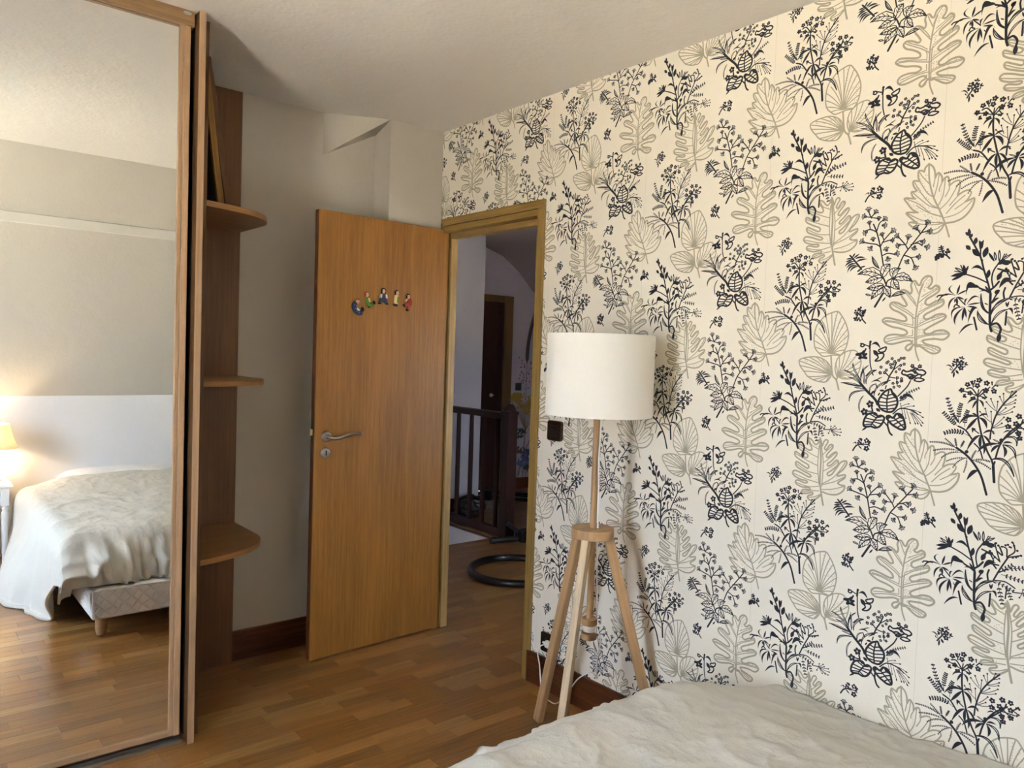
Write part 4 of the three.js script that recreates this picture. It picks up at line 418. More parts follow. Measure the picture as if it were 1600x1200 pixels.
// ------------------------------------------------------------------ open door leaf
const DA = 0.0558, DP = [1.523, 0, -3.207];
const onDoor = (u, y, off = 0) => [DP[0] + u * Math.cos(DA) + off * Math.sin(DA), y, DP[2] - u * Math.sin(DA) + off * Math.cos(DA)];
{
  const d = structGroup('door_1'); d.position.set(...DP); d.rotation.y = DA;
  mesh('door_face', bx(0.0015, 0.728, 0.009, 2.047, -0.006, 0, 0.0012, 'y', 0.1), M.leaf, d);
  mesh('door_core', bx(0, 0.73, 0.009, 2.047, -0.031, -0.0062, 0.0008, 'y', 0.4), M.leafEdge, d);
  mesh('door_back', bx(0.0015, 0.728, 0.009, 2.047, -0.036, -0.0312, 0.0012, 'y', 0.9), M.leaf, d);
  mesh('lock_plate', bx(-0.0015, 0.001, 0.89, 1.12, -0.026, -0.009, 0.0005), paint(0x1a1310, 0.4), d);
  mesh('latch', bx(-0.013, 0, 1.036, 1.064, -0.024, -0.011, 0.003), new THREE.MeshStandardMaterial({ color: lin(0xe0cfa0), metalness: 1, roughness: 0.3 }), d);
  // lever handle on a round rose
  const lever = tube([[0.060, 1.030, 0.012], [0.060, 1.030, 0.030], [0.062, 1.029, 0.044], [0.078, 1.026, 0.050], [0.110, 1.030, 0.050], [0.155, 1.041, 0.048], [0.190, 1.043, 0.047], [0.214, 1.041, 0.047]], 0.0082, 60, 12);
  { const p = lever.attributes.position; for (let i = 0; i < p.count; i++) { const t = smooth(0.1, 0.215, p.getX(i)), cy = 1.026 + 0.017 * smooth(0.08, 0.17, p.getX(i)); p.setY(i, mix(p.getY(i), cy, 0.55 * t)); } lever.computeVertexNormals(); }
  const hd = mesh('door_handle', [lever, new THREE.SphereGeometry(0.0082, 12, 10).translate(0.214, 1.041, 0.047), cyl(0.011, 0.010, 0.022, [0, 0, 0], 24).rotateX(Math.PI / 2).translate(0.060, 1.030, 0.011)], M.nickel, d);
  mesh('rose', lathe([[0, 0.013], [0.017, 0.0125], [0.022, 0.0105], [0.0245, 0.006], [0.0258, 0]]).rotateX(Math.PI / 2).translate(0.060, 1.030, 0), M.nickel, hd);
  const e = mesh('keyhole_plate', lathe([[0, 0.0085], [0.017, 0.008], [0.022, 0.0065], [0.0252, 0.003], [0.0258, 0]]).rotateX(Math.PI / 2).translate(0.058, 0.955, 0), M.nickel, d);
  mesh('keyhole', [bx(0.0548, 0.0612, 0.944, 0.964, 0.0075, 0.0093, 0.0008), cyl(0.0036, 0.0036, 0.0018, [0, 0, 0], 16).rotateX(Math.PI / 2).translate(0.058, 0.9645, 0.0075)], M.black, e);
  partNames(d);
}

// ------------------------------------------------------------------ painted wooden letters on the door: C L A I R, each shaped as a little person
{
  const skin = paint(0xe8b79a, 0.5), navy = paint(0x1d2a4d, 0.45), navyDot = paint(0xb9c2d6, 0.5), green = paint(0x5c8a2c, 0.5), red = paint(0xa8361c, 0.5), darkRed = paint(0x8c2414, 0.5), cream = paint(0xe6cf8c, 0.5), hairDark = paint(0x2a1714, 0.6), hairRed = paint(0xb5432a, 0.6), shoe = paint(0x0d0b0d, 0.4), white = paint(0xefe8d8, 0.5), orange = paint(0xd08a2a, 0.5);
  const slab = (w, pts, d = 0.007) => {      // rounded strip of wood along a curve, flat to the door
    const c = new THREE.CatmullRomCurve3(pts.map(([x, y]) => V3(x, y, 0)), false, 'centripetal'), n = 18, L = [], R = [];
    for (let i = 0; i <= n; i++) { const p = c.getPoint(i / n), t = c.getTangent(i / n), k = w * (0.86 + 0.14 * Math.sin(Math.PI * i / n)); L.push([p.x - t.y * k, p.y + t.x * k]); R.push([p.x + t.y * k, p.y - t.x * k]); }
    return extrude(new THREE.Shape([...L, ...R.reverse()].map(([x, y]) => new THREE.Vector2(x, y))), d, 0.0012);
  };
  const blob = (x, y, z, rx, ry, rz = 0.004, a = 0) => new THREE.SphereGeometry(1, 16, 12).scale(rx, ry, rz).rotateZ(a).translate(x, y, z);
  const at = (u, y, name, label) => thing(name, label, 'letter', onDoor(u, y, 0.0012), DA, 'painted letters of a name on the door');
  const face = (o, x, y, a = 0) => { const h = mesh('head', blob(x, y, 0.006, 0.0085, 0.0105, 0.006, a), skin, o); mesh('eye', [blob(x - 0.003, y + 0.001, 0.0118, 0.0011, 0.0013, 0.0007), blob(x + 0.003, y + 0.001, 0.0118, 0.0011, 0.0013, 0.0007)], shoe, h); mesh('mouth', blob(x, y - 0.004, 0.0112, 0.0022, 0.0008, 0.0008), red, h); return h; };
  { const o = at(0.206, 1.626, 'wooden_letter', 'navy letter C shaped as a bent-over figure, at the left end of the arc');
    mesh('body', slab(0.0095, [[-0.012, 0.020], [-0.021, 0.008], [-0.019, -0.008], [-0.006, -0.024], [0.012, -0.029], [0.020, -0.022]]), navy, o);
    mesh('dots', [[-0.020, 0.008], [-0.017, -0.008], [-0.008, -0.021], [0.004, -0.027]].map(([x, y]) => blob(x, y, 0.0095, 0.0014, 0.0014, 0.0008)), navyDot, o);
    face(o, -0.003, 0.025, -0.5); mesh('hair', [blob(-0.001, 0.034, 0.006, 0.008, 0.004, 0.006, -0.3)], hairRed, o);
    mesh('arm', slab(0.0028, [[-0.008, -0.008], [0.004, -0.016]], 0.010), white, o); mesh('shoe', blob(0.024, -0.010, 0.005, 0.009, 0.0115, 0.006, 0.3), shoe, o); }
  { const o = at(0.264, 1.66, 'wooden_letter', 'green letter L shaped as a seated red-haired figure, on the wooden door');
    mesh('body', slab(0.0095, [[-0.010, 0.014], [-0.006, -0.004], [0.000, -0.022]]), green, o); mesh('leg', slab(0.008, [[-0.002, -0.024], [0.010, -0.025], [0.022, -0.016]]), green, o);
    face(o, -0.012, 0.027, 0.2); mesh('hair', [blob(-0.021, 0.026, 0.005, 0.006, 0.010, 0.006), blob(-0.014, 0.037, 0.005, 0.008, 0.004, 0.006)], hairRed, o);
    mesh('arm', slab(0.0028, [[-0.004, 0.010], [0.002, -0.006]], 0.010), cream, o); mesh('shoe', blob(0.029, -0.008, 0.005, 0.006, 0.0095, 0.006, 0.3), shoe, o); mesh('sole', blob(0.000, -0.031, 0.005, 0.008, 0.003, 0.006), shoe, o); }
  { const o = at(0.343, 1.684, 'wooden_letter', 'blue letter A shaped as a standing long-haired figure, at the top of the arc');
    mesh('body', extrude(new THREE.Shape([[-0.010, 0.012], [0.010, 0.012], [0.014, -0.008], [0.024, -0.027], [0.008, -0.029], [0.000, -0.016], [-0.008, -0.029], [-0.024, -0.027], [-0.014, -0.008]].map(([x, y]) => new THREE.Vector2(x, y))), 0.007, 0.0012), navy, o);
    face(o, 0, 0.025); mesh('hair', [blob(-0.0095, 0.025, 0.004, 0.004, 0.014, 0.005), blob(0.0095, 0.025, 0.004, 0.004, 0.013, 0.005), blob(0, 0.0365, 0.004, 0.0095, 0.004, 0.006)], hairDark, o);
    mesh('arm', slab(0.0036, [[-0.014, 0.010], [-0.016, -0.006]], 0.010), white, o); mesh('arm', slab(0.0036, [[0.013, 0.010], [0.016, -0.006]], 0.010), white, o);
    mesh('shoe', blob(-0.020, -0.033, 0.005, 0.010, 0.0045, 0.006), shoe, o); mesh('shoe', blob(0.020, -0.033, 0.005, 0.010, 0.0045, 0.006), shoe, o); partNames(o); }
  { const o = at(0.418, 1.681, 'wooden_letter', 'cream letter I shaped as an upright dark-haired figure, on the wooden door');
    mesh('body', slab(0.0105, [[0.000, 0.014], [-0.001, -0.004], [-0.003, -0.024]]), cream, o); mesh('sash', slab(0.003, [[0.007, 0.008], [0.004, -0.020]], 0.009), green, o);
    face(o, 0.002, 0.025); mesh('hair', [blob(-0.006, 0.027, 0.004, 0.005, 0.011, 0.005), blob(0.001, 0.036, 0.004, 0.008, 0.004, 0.006)], hairDark, o);
    mesh('shoe', blob(-0.006, -0.033, 0.005, 0.0145, 0.006, 0.006, -0.1), shoe, o); }
  { const o = at(0.488, 1.664, 'wooden_letter', 'red letter R shaped as a striding figure, at the right end of the arc');
    mesh('body', slab(0.0115, [[0.002, 0.018], [0.008, 0.004], [0.004, -0.012]]), darkRed, o); mesh('leg', slab(0.0065, [[0.000, -0.004], [-0.010, -0.010], [-0.020, -0.016]]), red, o); mesh('leg', slab(0.0065, [[0.004, -0.008], [0.002, -0.022], [-0.002, -0.030]]), red, o);
    face(o, -0.002, 0.029); mesh('hair', [blob(-0.010, 0.029, 0.004, 0.004, 0.009, 0.005), blob(-0.002, 0.040, 0.004, 0.009, 0.004, 0.006)], hairDark, o);
    mesh('arm', slab(0.0032, [[-0.010, 0.016], [-0.019, 0.006]], 0.010), skin, o); mesh('shoe', blob(-0.025, -0.014, 0.005, 0.010, 0.006, 0.006, -0.5), shoe, o); mesh('shoe', blob(-0.007, -0.035, 0.005, 0.009, 0.006, 0.006, -0.3), shoe, o); partNames(o); }
}

// ------------------------------------------------------------------ mirrored wardrobe and corner shelves
const ZF = -2.7874, XP = 0.8874;
{
  const w = thing('wardrobe', 'tall oak wardrobe with a sliding mirror door that shows the bed', 'wardrobe');
  mesh('side_panel', [bx(0.8655, XP, 0, 2.578, ZB + 0.002, ZF - 0.001, 0.001, 'y', 0.3)], M.wardrobeDark, w);
  mesh('gap_shade', bx(0.8632, 0.8654, 0.02, 2.53, -3.0, -2.8335), M.black, w);  // black strip painting the shade in the gap beside the sliding door
  mesh('edge_strip', bx(0.8650, XP + 0.0004, 0, 2.579, ZF - 0.0012, ZF + 0.0004, 0.0005, 'y', 0.8), M.wardrobeEdge, w);
  mesh('carcass', [bx(XL, 0.8655, 0.004, 0.03, ZB + 0.02, -2.86), bx(XL, 0.8655, 2.53, 2.55, ZB + 0.02, -2.86), bx(XL, 0.8655, 0.004, 2.55, ZB + 0.002, ZB + 0.02), bx(XL + 0.002, XL + 0.02, 0.004, 2.55, ZB + 0.02, -2.80)], M.interior, w);
  // sliding door with the mirror
  const zc = -2.832, d0 = -0.075, d1 = 0.8475, sw = 0.036, y0 = 0.028, y1 = 2.535;
  const door = mesh('sliding_door', bx(d0 + 0.01, d1 - 0.01, y0 + 0.01, y1 - 0.01, zc - 0.019, zc - 0.006, 0.001), M.interior, w);
  mesh('mirror', bx(d0 + sw - 0.004, d1 - sw + 0.004, y0 + 0.02, y1 - 0.004, zc - 0.005, zc, 0), M.mirror, door);
  const stile = (x, s) => [bx(Math.min(x, x + s * 0.015), Math.max(x, x + s * 0.015), y0, y1, zc - 0.012, zc + 0.007, 0.003, 'y', 0.2 + x), bx(Math.min(x + s * 0.014, x + s * sw), Math.max(x + s * 0.014, x + s * sw), y0, y1, zc - 0.012, zc + 0.014, 0.004, 'y', 0.6 + x)];
  mesh('stile', stile(d1 - sw, 1), M.wardrobeEdge, door); mesh('stile', stile(d0 + sw, -1), M.wardrobeEdge, door);
  mesh('rail', bx(d0 + sw, d1 - sw, y0, y0 + 0.024, zc - 0.012, zc + 0.006, 0.002, 'x'), M.wardrobeEdge, door);
  const d2 = mesh('rear_door', bx(XL + 0.03, -0.03, y0, y1, zc - 0.05, zc - 0.03, 0.002), M.wardrobe, w);
  mesh('top_rail', [bx(XL, 0.857, 2.526, 2.553, ZF - 0.0425, ZF - 0.022, 0.002, 'x'), bx(XL, 0.857, 2.5525, 2.583, ZF - 0.0425, ZF - 0.025, 0.002, 'x', 0.4)], M.wardrobe, w);
  mesh('floor_track', [bx(XL, 0.853, 0, 0.004, zc - 0.045, zc + 0.022, 0.0008), bx(XL, 0.853, 0.003, 0.013, zc + 0.016, zc + 0.021, 0.0008), bx(XL, 0.853, 0.003, 0.016, zc - 0.004, zc + 0.002, 0.0008)], M.steel, w);
  mesh('badge', new THREE.SphereGeometry(1, 24, 12).scale(0.014, 0.0062, 0.002).translate(0.832, 2.566, ZF - 0.0245), M.steel, w);
  partNames(w); partNames(door);
}
{
  const s = thing('corner_shelf', 'oak corner shelves with rounded fronts between the mirror wardrobe and the wall', 'shelf');
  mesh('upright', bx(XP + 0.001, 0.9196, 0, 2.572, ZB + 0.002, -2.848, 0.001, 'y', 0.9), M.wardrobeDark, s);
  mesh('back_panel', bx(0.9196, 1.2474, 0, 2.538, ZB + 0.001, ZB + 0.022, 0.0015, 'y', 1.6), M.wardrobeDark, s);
  const plan = [[0.9196, ZB + 0.022], [1.2474, ZB + 0.022], [1.2474, -3.17], [1.246, -3.13], [1.236, -3.085], [1.217, -3.04], [1.19, -3.0], [1.15, -2.958], [1.10, -2.925], [1.04, -2.898], [0.98, -2.878], [0.93, -2.866], [0.9196, -2.864]];
  for (const y of [1.9277, 1.274, 0.6166]) {
    const sh = new THREE.Shape(plan.map(([x, z]) => new THREE.Vector2(x, -z)));
    const g = new THREE.ExtrudeGeometry(sh, { depth: 0.019, bevelEnabled: true, bevelThickness: 0.0012, bevelSize: 0.0012, bevelSegments: 1 }); g.rotateX(-Math.PI / 2); g.translate(0, y + 0.0012, 0);
    mesh('shelf_board', uvBy(toCreasedNormals(g, 0.5), 'x', y), M.shelf, s);
  }
  partNames(s);
  // two boards stood on the top shelf, leaning against the upright
  const lean = (name, label, x0, x1, L, z0, z1, m, trim) => {
    const o = thing(name, label, 'board', [x0, 1.9502, 0], 0); const a = Math.asin((x0 - x1) / L);
    o.rotation.z = a;
    mesh('panel', bx(0, 0.012, 0, L, z0 + 0.01, z1 - 0.01, 0.001, 'y', x0), M.black, o);
    mesh('frame', [bx(0.0, 0.024, 0, L, z1 - 0.022, z1, 0.003, 'y', x0), bx(0.0, 0.024, 0, L, z0, z0 + 0.022, 0.003, 'y', x0 + 1), bx(0.0, 0.024, 0, 0.022, z0, z1, 0.003, 'z'), bx(0.0, 0.024, L - 0.022, L, z0, z1, 0.003, 'z')], m, o);
  };
  lean('framed_board', 'ochre wooden frame leaning steeply on the top corner shelf, nearer the upright', 1.0, 0.926, 0.56, -3.36, -2.965, M.frameBoard);
  lean('framed_board', 'brown wooden frame leaning on the top corner shelf behind the ochre one', 1.05, 0.958, 0.57, -3.37, -3.02, M.wardrobeDark);
}

// ------------------------------------------------------------------ bed
const BED = { x0: 0.80, x1: 2.205, z0: -1.648, z1: 0.28 };
{
  const b = thing('bed', 'bed with quilted white base and rounded wooden legs, seen in the mirror', 'bed');
  // quilted ticking: wavy diamond relief
  const quilt = dataTex(256, 256, (u, v) => { const a = Math.abs(Math.sin(Math.PI * (u * 3 + v * 3))), c = Math.abs(Math.sin(Math.PI * (u * 3 - v * 3 + 0.12 * Math.sin(12.57 * u)))); return Math.min(1, Math.sqrt(Math.min(a, c)) * 1.1); }, false);
  quilt.repeat.set(6, 6);
  const ticking = paint(0xece8e2, 0.8, { bumpMap: quilt, bumpScale: 0.004 });
  mesh('bed_base', bx(BED.x0, BED.x1, 0.10, 0.243, BED.z0, BED.z1, 0.014, 'x'), ticking, b);
  const leg = lathe([[0, 0], [0.016, 0.0], [0.021, 0.006], [0.0265, 0.035], [0.027, 0.07], [0.024, 0.101], [0, 0.101]], 28);
  for (const [x, z] of [[0.856, -1.575], [2.14, -1.575], [0.856, 0.2], [2.14, 0.2]]) mesh('leg', leg.clone().translate(x, 0, z), M.beech, b);
  mesh('mattress', bx(BED.x0 + 0.01, 2.14, 0.243, 0.385, -1.42, BED.z1, 0.05, 'x'), paint(0xe4e0d8, 0.85), b);
  partNames(b);
}
{ // the duvet: one sheet laid over mattress and sides, puffed, creased and closed below
  const NX = 190, NZ = 210, xl = 0.785, zf0 = -1.372, R = 0.105;
  const crease = (x, z) => {
    let h = 0;
    h += 0.012 * (fbm(x * 2.3 + 3, z * 2.3 + 1, 3) - 0.45) * 2;
    const w1 = fbm(x * 3 + 11, z * 3 + 5, 3), w2 = fbm(x * 5 + 31, z * 5 + 15, 3);
    h += 0.006 * (1 - Math.abs(2 * noise(x * 5 + 3 * w1, z * 3.2 + 3 * w2) - 1)) ** 2;
    h += 0.007 * smooth(-0.2, -0.6, z) * smooth(-1.4, -1.0, z) * (1 - Math.abs(2 * noise(x * 2.2 + 2 * w2, z * 9 + w1 * 4) - 1)) ** 3;
    h += 0.0045 * (1 - Math.abs(2 * noise(x * 11 + 5 * w2, z * 9 + 5 * w1) - 1)) ** 2;
    return h;
  };
  const top = (x, z) => {
    let y = 0.474;
    y -= 0.07 * smooth(1.80, 2.22, x) * smooth(-0.3, -1.0, z);
    y += 0.062 * smooth(-0.55, -0.05, z) * smooth(0.70, 1.0, x) * (1 - 0.35 * smooth(1.7, 2.2, x));
    y += 0.010 * Math.sin(3.1 * x + 1.2) * Math.sin(2.3 * z);
    return y + 1.2 * crease(x, z);
  };
  const pos = [], uv = [];
  const hemLeft = (z) => mix(0.58, 0.17, smooth(-1.15, -1.55, z));
  for (let j = 0; j <= NZ; j++) for (let i = 0; i <= NX; i++) {
    const s = i / NX, t = j / NZ;
    // arc length coordinates: a from the papered wall leftward, c from head to foot
    const xq = mix(2.219, xl, Math.min(1, s / 0.72)), zf = zf0 + 0.10 * smooth(1.75, 2.25, xq) ** 2;
    const zt = mix(0.03, zf, Math.min(1, t / 0.84)), dt = t > 0.84 ? (t - 0.84) / 0.16 * 0.31 : 0;
    const S0 = 0.72, hl = hemLeft(zt - dt * 0.4);
    const xt = mix(2.219, xl, Math.min(1, s / S0)), ds = s > S0 ? (s - S0) / (1 - S0) * hl : 0;
    const roll = (d) => { const q = R * Math.PI / 2; return d < q ? [R * Math.sin(d / R), R * (1 - Math.cos(d / R))] : [R, R + d - q]; };
    const [hx, vx] = roll(ds), [hz, vz] = roll(dt);
    let x = xt - hx, z = zt - hz, y = top(xt, zt);
    const down = Math.hypot(vx, vz);
    y -= down;
    const flare = smooth(0.05, 0.45, vx);
    x -= 0.115 * flare * smooth(-1.15, -0.8, zt) * smooth(-0.05, -0.4, zt) + 0.006 * flare;
    z -= 0.085 * smooth(0.06, 0.24, vz);
    // folds in the hanging parts
    x -= 0.018 * flare * Math.sin(17 * zt + 2 * Math.sin(5 * zt)) + 0.008 * flare * Math.sin(41 * zt);
    const ff = smooth(0.01, 0.12, vz) * (1 - 0.3 * smooth(0.15, 0.3, vz));
    const rg = (n) => 1 - Math.abs(2 * n - 1), wx = xt + 0.10 * noise(xt * 5, vz * 7) + 0.12 * (xt - 1.2) * vz * 4;
    const g = 1.5 * (rg(noise(wx * 13, vz * 3 + 4)) ** 2 - 0.33) + 0.8 * (rg(noise(wx * 27 + 3, vz * 5 + 9)) ** 2 - 0.33) + 0.4 * (noise(xt * 40, vz * 18) - 0.5);
    z -= 0.040 * ff * g + 0.04 * ff; y += 0.016 * ff * g;
    if (vz > 0.02 && vx < 0.02) y = Math.max(y, 0.252 + 0.006 * g);
    if (y < 0.012) { x -= 0.5 * (0.012 - y); y = 0.012 + 0.004 * Math.abs(Math.sin(31 * zt)); }
    pos.push(x, y, z); uv.push(xt + ds, zt - dt);
  }
  const idx = []; const id = (i, j) => j * (NX + 1) + i;
  for (let j = 0; j < NZ; j++) for (let i = 0; i < NX; i++) idx.push(id(i, j), id(i, j + 1), id(i + 1, j), id(i + 1, j), id(i, j + 1), id(i + 1, j + 1));
  const g0 = new THREE.BufferGeometry(); g0.setAttribute('position', new THREE.Float32BufferAttribute(pos, 3)); g0.setAttribute('uv', new THREE.Float32BufferAttribute(uv, 2)); g0.setIndex(idx); g0.computeVertexNormals();
  // give the cloth thickness: an inner layer joined round the hem
  const N = g0.attributes.normal.array, n = pos.length / 3, up = N[1 + 3 * id(40, 60)] > 0 ? 1 : -1, p2 = pos.slice(), uv2 = uv.slice();
  for (let k = 0; k < n; k++) { p2.push(Math.min(2.219, pos[3 * k] - up * 0.012 * N[3 * k]), Math.max(0.002, pos[3 * k + 1] - up * 0.012 * N[3 * k + 1]), pos[3 * k + 2] - up * 0.012 * N[3 * k + 2]); uv2.push(uv[2 * k], uv[2 * k + 1]); }
  const f = []; for (let k = 0; k < idx.length; k += 3) { const [a, b, c] = idx.slice(k, k + 3); up > 0 ? f.push(a, b, c, a + n, c + n, b + n) : f.push(a, c, b, a + n, b + n, c + n); }
  const rim = []; for (let i = 0; i <= NX; i++) rim.push(id(i, 0)); for (let j = 1; j <= NZ; j++) rim.push(id(NX, j)); for (let i = NX - 1; i >= 0; i--) rim.push(id(i, NZ)); for (let j = NZ - 1; j > 0; j--) rim.push(id(0, j));
  for (let k = 0; k < rim.length; k++) { const a = rim[k], b = rim[(k + 1) % rim.length]; f.push(a, b, a + n, b, b + n, a + n); }
  const g = new THREE.BufferGeometry(); g.setAttribute('position', new THREE.Float32BufferAttribute(p2, 3)); g.setAttribute('uv', new THREE.Float32BufferAttribute(uv2, 2)); g.setIndex(f); g.computeVertexNormals();
  const crumple = dataTex(512, 512, (u, v) => { const a = noise(u * 9 + 0.9 * noise(u * 5, v * 5, 5, 5), v * 9, 9, 9), b = noise(u * 23, v * 23 + noise(u * 11, v * 11, 11, 11), 23, 23); return 0.6 * (1 - Math.abs(2 * a - 1)) + 0.28 * (1 - Math.abs(2 * b - 1)) + 0.12 * noise(u * 160, v * 160, 160, 160); }, false); crumple.repeat.set(1.7, 1.7);
  const cloth = new THREE.MeshPhysicalMaterial({ color: lin(0xd2cec2), roughness: 0.88, sheen: 0.25, sheenRoughness: 0.6, sheenColor: lin(0xd8d4c8), bumpMap: crumple, bumpScale: 0.0045 });
  const d = mesh('duvet', g, cloth); tag(d, 'creased pale grey-beige duvet spread over the bed against the flowered wall', 'duvet');
}
{ // pillow: a soft white cushion, only its back edge shows above the duvet
  const g = new THREE.SphereGeometry(1, 48, 32), p = g.attributes.position;
  for (let i = 0; i < p.count; i++) { const s = (v, e) => Math.sign(v) * Math.abs(v) ** e, x = p.getX(i), y = p.getY(i), z = p.getZ(i); p.setXYZ(i, 0.36 * s(x, 0.55), 0.078 * s(y, 0.85) * (1 - 0.25 * (Math.abs(x) ** 6 + Math.abs(z) ** 6)), 0.13 * s(z, 0.55)); }
  g.computeVertexNormals(); g.translate(1.30, 0.482, 0.18);
  const o = mesh('pillow', g, paint(0xf2f1ee, 0.85)); tag(o, 'white pillow edge showing above the duvet at the bed head in the mirror', 'pillow');
}

// ------------------------------------------------------------------ bedside table and its lamp, at the edge of the mirror
{
  const x0 = 0.27, x1 = 0.66, z0 = -0.03, z1 = 0.31, h = 0.522;
  const t = thing('nightstand', 'small white bedside table with turned legs beside the bed, seen in the mirror', 'table', [0, 0, 0]);
  mesh('table_top', bx(x0 - 0.015, x1 + 0.012, h - 0.02, h, z0 - 0.015, z1, 0.006), M.whiteGloss, t);
  mesh('apron', [bx(x0 + 0.04, x1 - 0.045, h - 0.13, h - 0.02, z0 + 0.012, z0 + 0.03, 0.002), bx(x1 - 0.033, x1 - 0.015, h - 0.13, h - 0.02, z0 + 0.04, z1 - 0.04, 0.002), bx(x0 + 0.008, x0 + 0.026, h - 0.13, h - 0.02, z0 + 0.04, z1 - 0.04, 0.002), bx(x0 + 0.04, x1 - 0.045, h - 0.13, h - 0.02, z1 - 0.03, z1 - 0.012, 0.002)], M.whiteGloss, t);
  mesh('knob', new THREE.SphereGeometry(0.012, 16, 12).translate((x0 + x1) / 2, h - 0.075, z0 - 0.002), M.nickel, t);
  for (const [x, z] of [[x0 + 0.025, z0 + 0.022], [x1 - 0.025, z0 + 0.022], [x0 + 0.025, z1 - 0.022], [x1 - 0.025, z1 - 0.022]])
    mesh('leg', [bx(x - 0.021, x + 0.021, h - 0.135, h - 0.02, z - 0.021, z + 0.021, 0.003), lathe([[0, 0], [0.012, 0], [0.0135, 0.02], [0.016, 0.16], [0.0195, 0.30], [0.0205, 0.345], [0.016, 0.352], [0.016, 0.36], [0.021, 0.366], [0.021, 0.376], [0.017, 0.383], [0.017, 0.392], [0, 0.392]], 24).translate(x, 0, z)], M.whiteGloss, t);
  partNames(t);
  const cx = 0.582, cz = 0.165;
  const l = thing('bedside_lamp', 'lit bedside lamp with a flared beige shade on the white bedside table', 'lamp', [cx, h, cz]);
  mesh('base', lathe([[0, 0], [0.055, 0], [0.056, 0.008], [0.03, 0.018], [0.014, 0.03], [0.02, 0.07], [0.026, 0.10], [0.016, 0.135], [0.008, 0.15], [0.008, 0.20], [0, 0.20]], 32), paint(0xe9e2d2, 0.4), l);
  const shadePts = [[0.142, 0.205], [0.128, 0.235], [0.113, 0.275], [0.102, 0.32], [0.094, 0.358]];
  mesh('lamp_shade', lathe([...shadePts, ...shadePts.map(([r, y]) => [r - 0.002, y]).reverse(), shadePts[0]], 48), new THREE.MeshPhysicalMaterial({ color: lin(0xe6dcc8), roughness: 1, transmission: 0.4, thickness: 0, side: THREE.DoubleSide }), l);
  mesh('bulb', new THREE.SphereGeometry(0.026, 20, 16).translate(0, 0.265, 0), new THREE.MeshStandardMaterial({ color: 0xffffff, emissive: lin(0xffd9a8), emissiveIntensity: 3 }), l);
  const p = new THREE.PointLight(0xffdcb0, 0.03, 0, 2); p.position.set(cx, h + 0.265, cz); p.castShadow = true; scene.add(p);
}

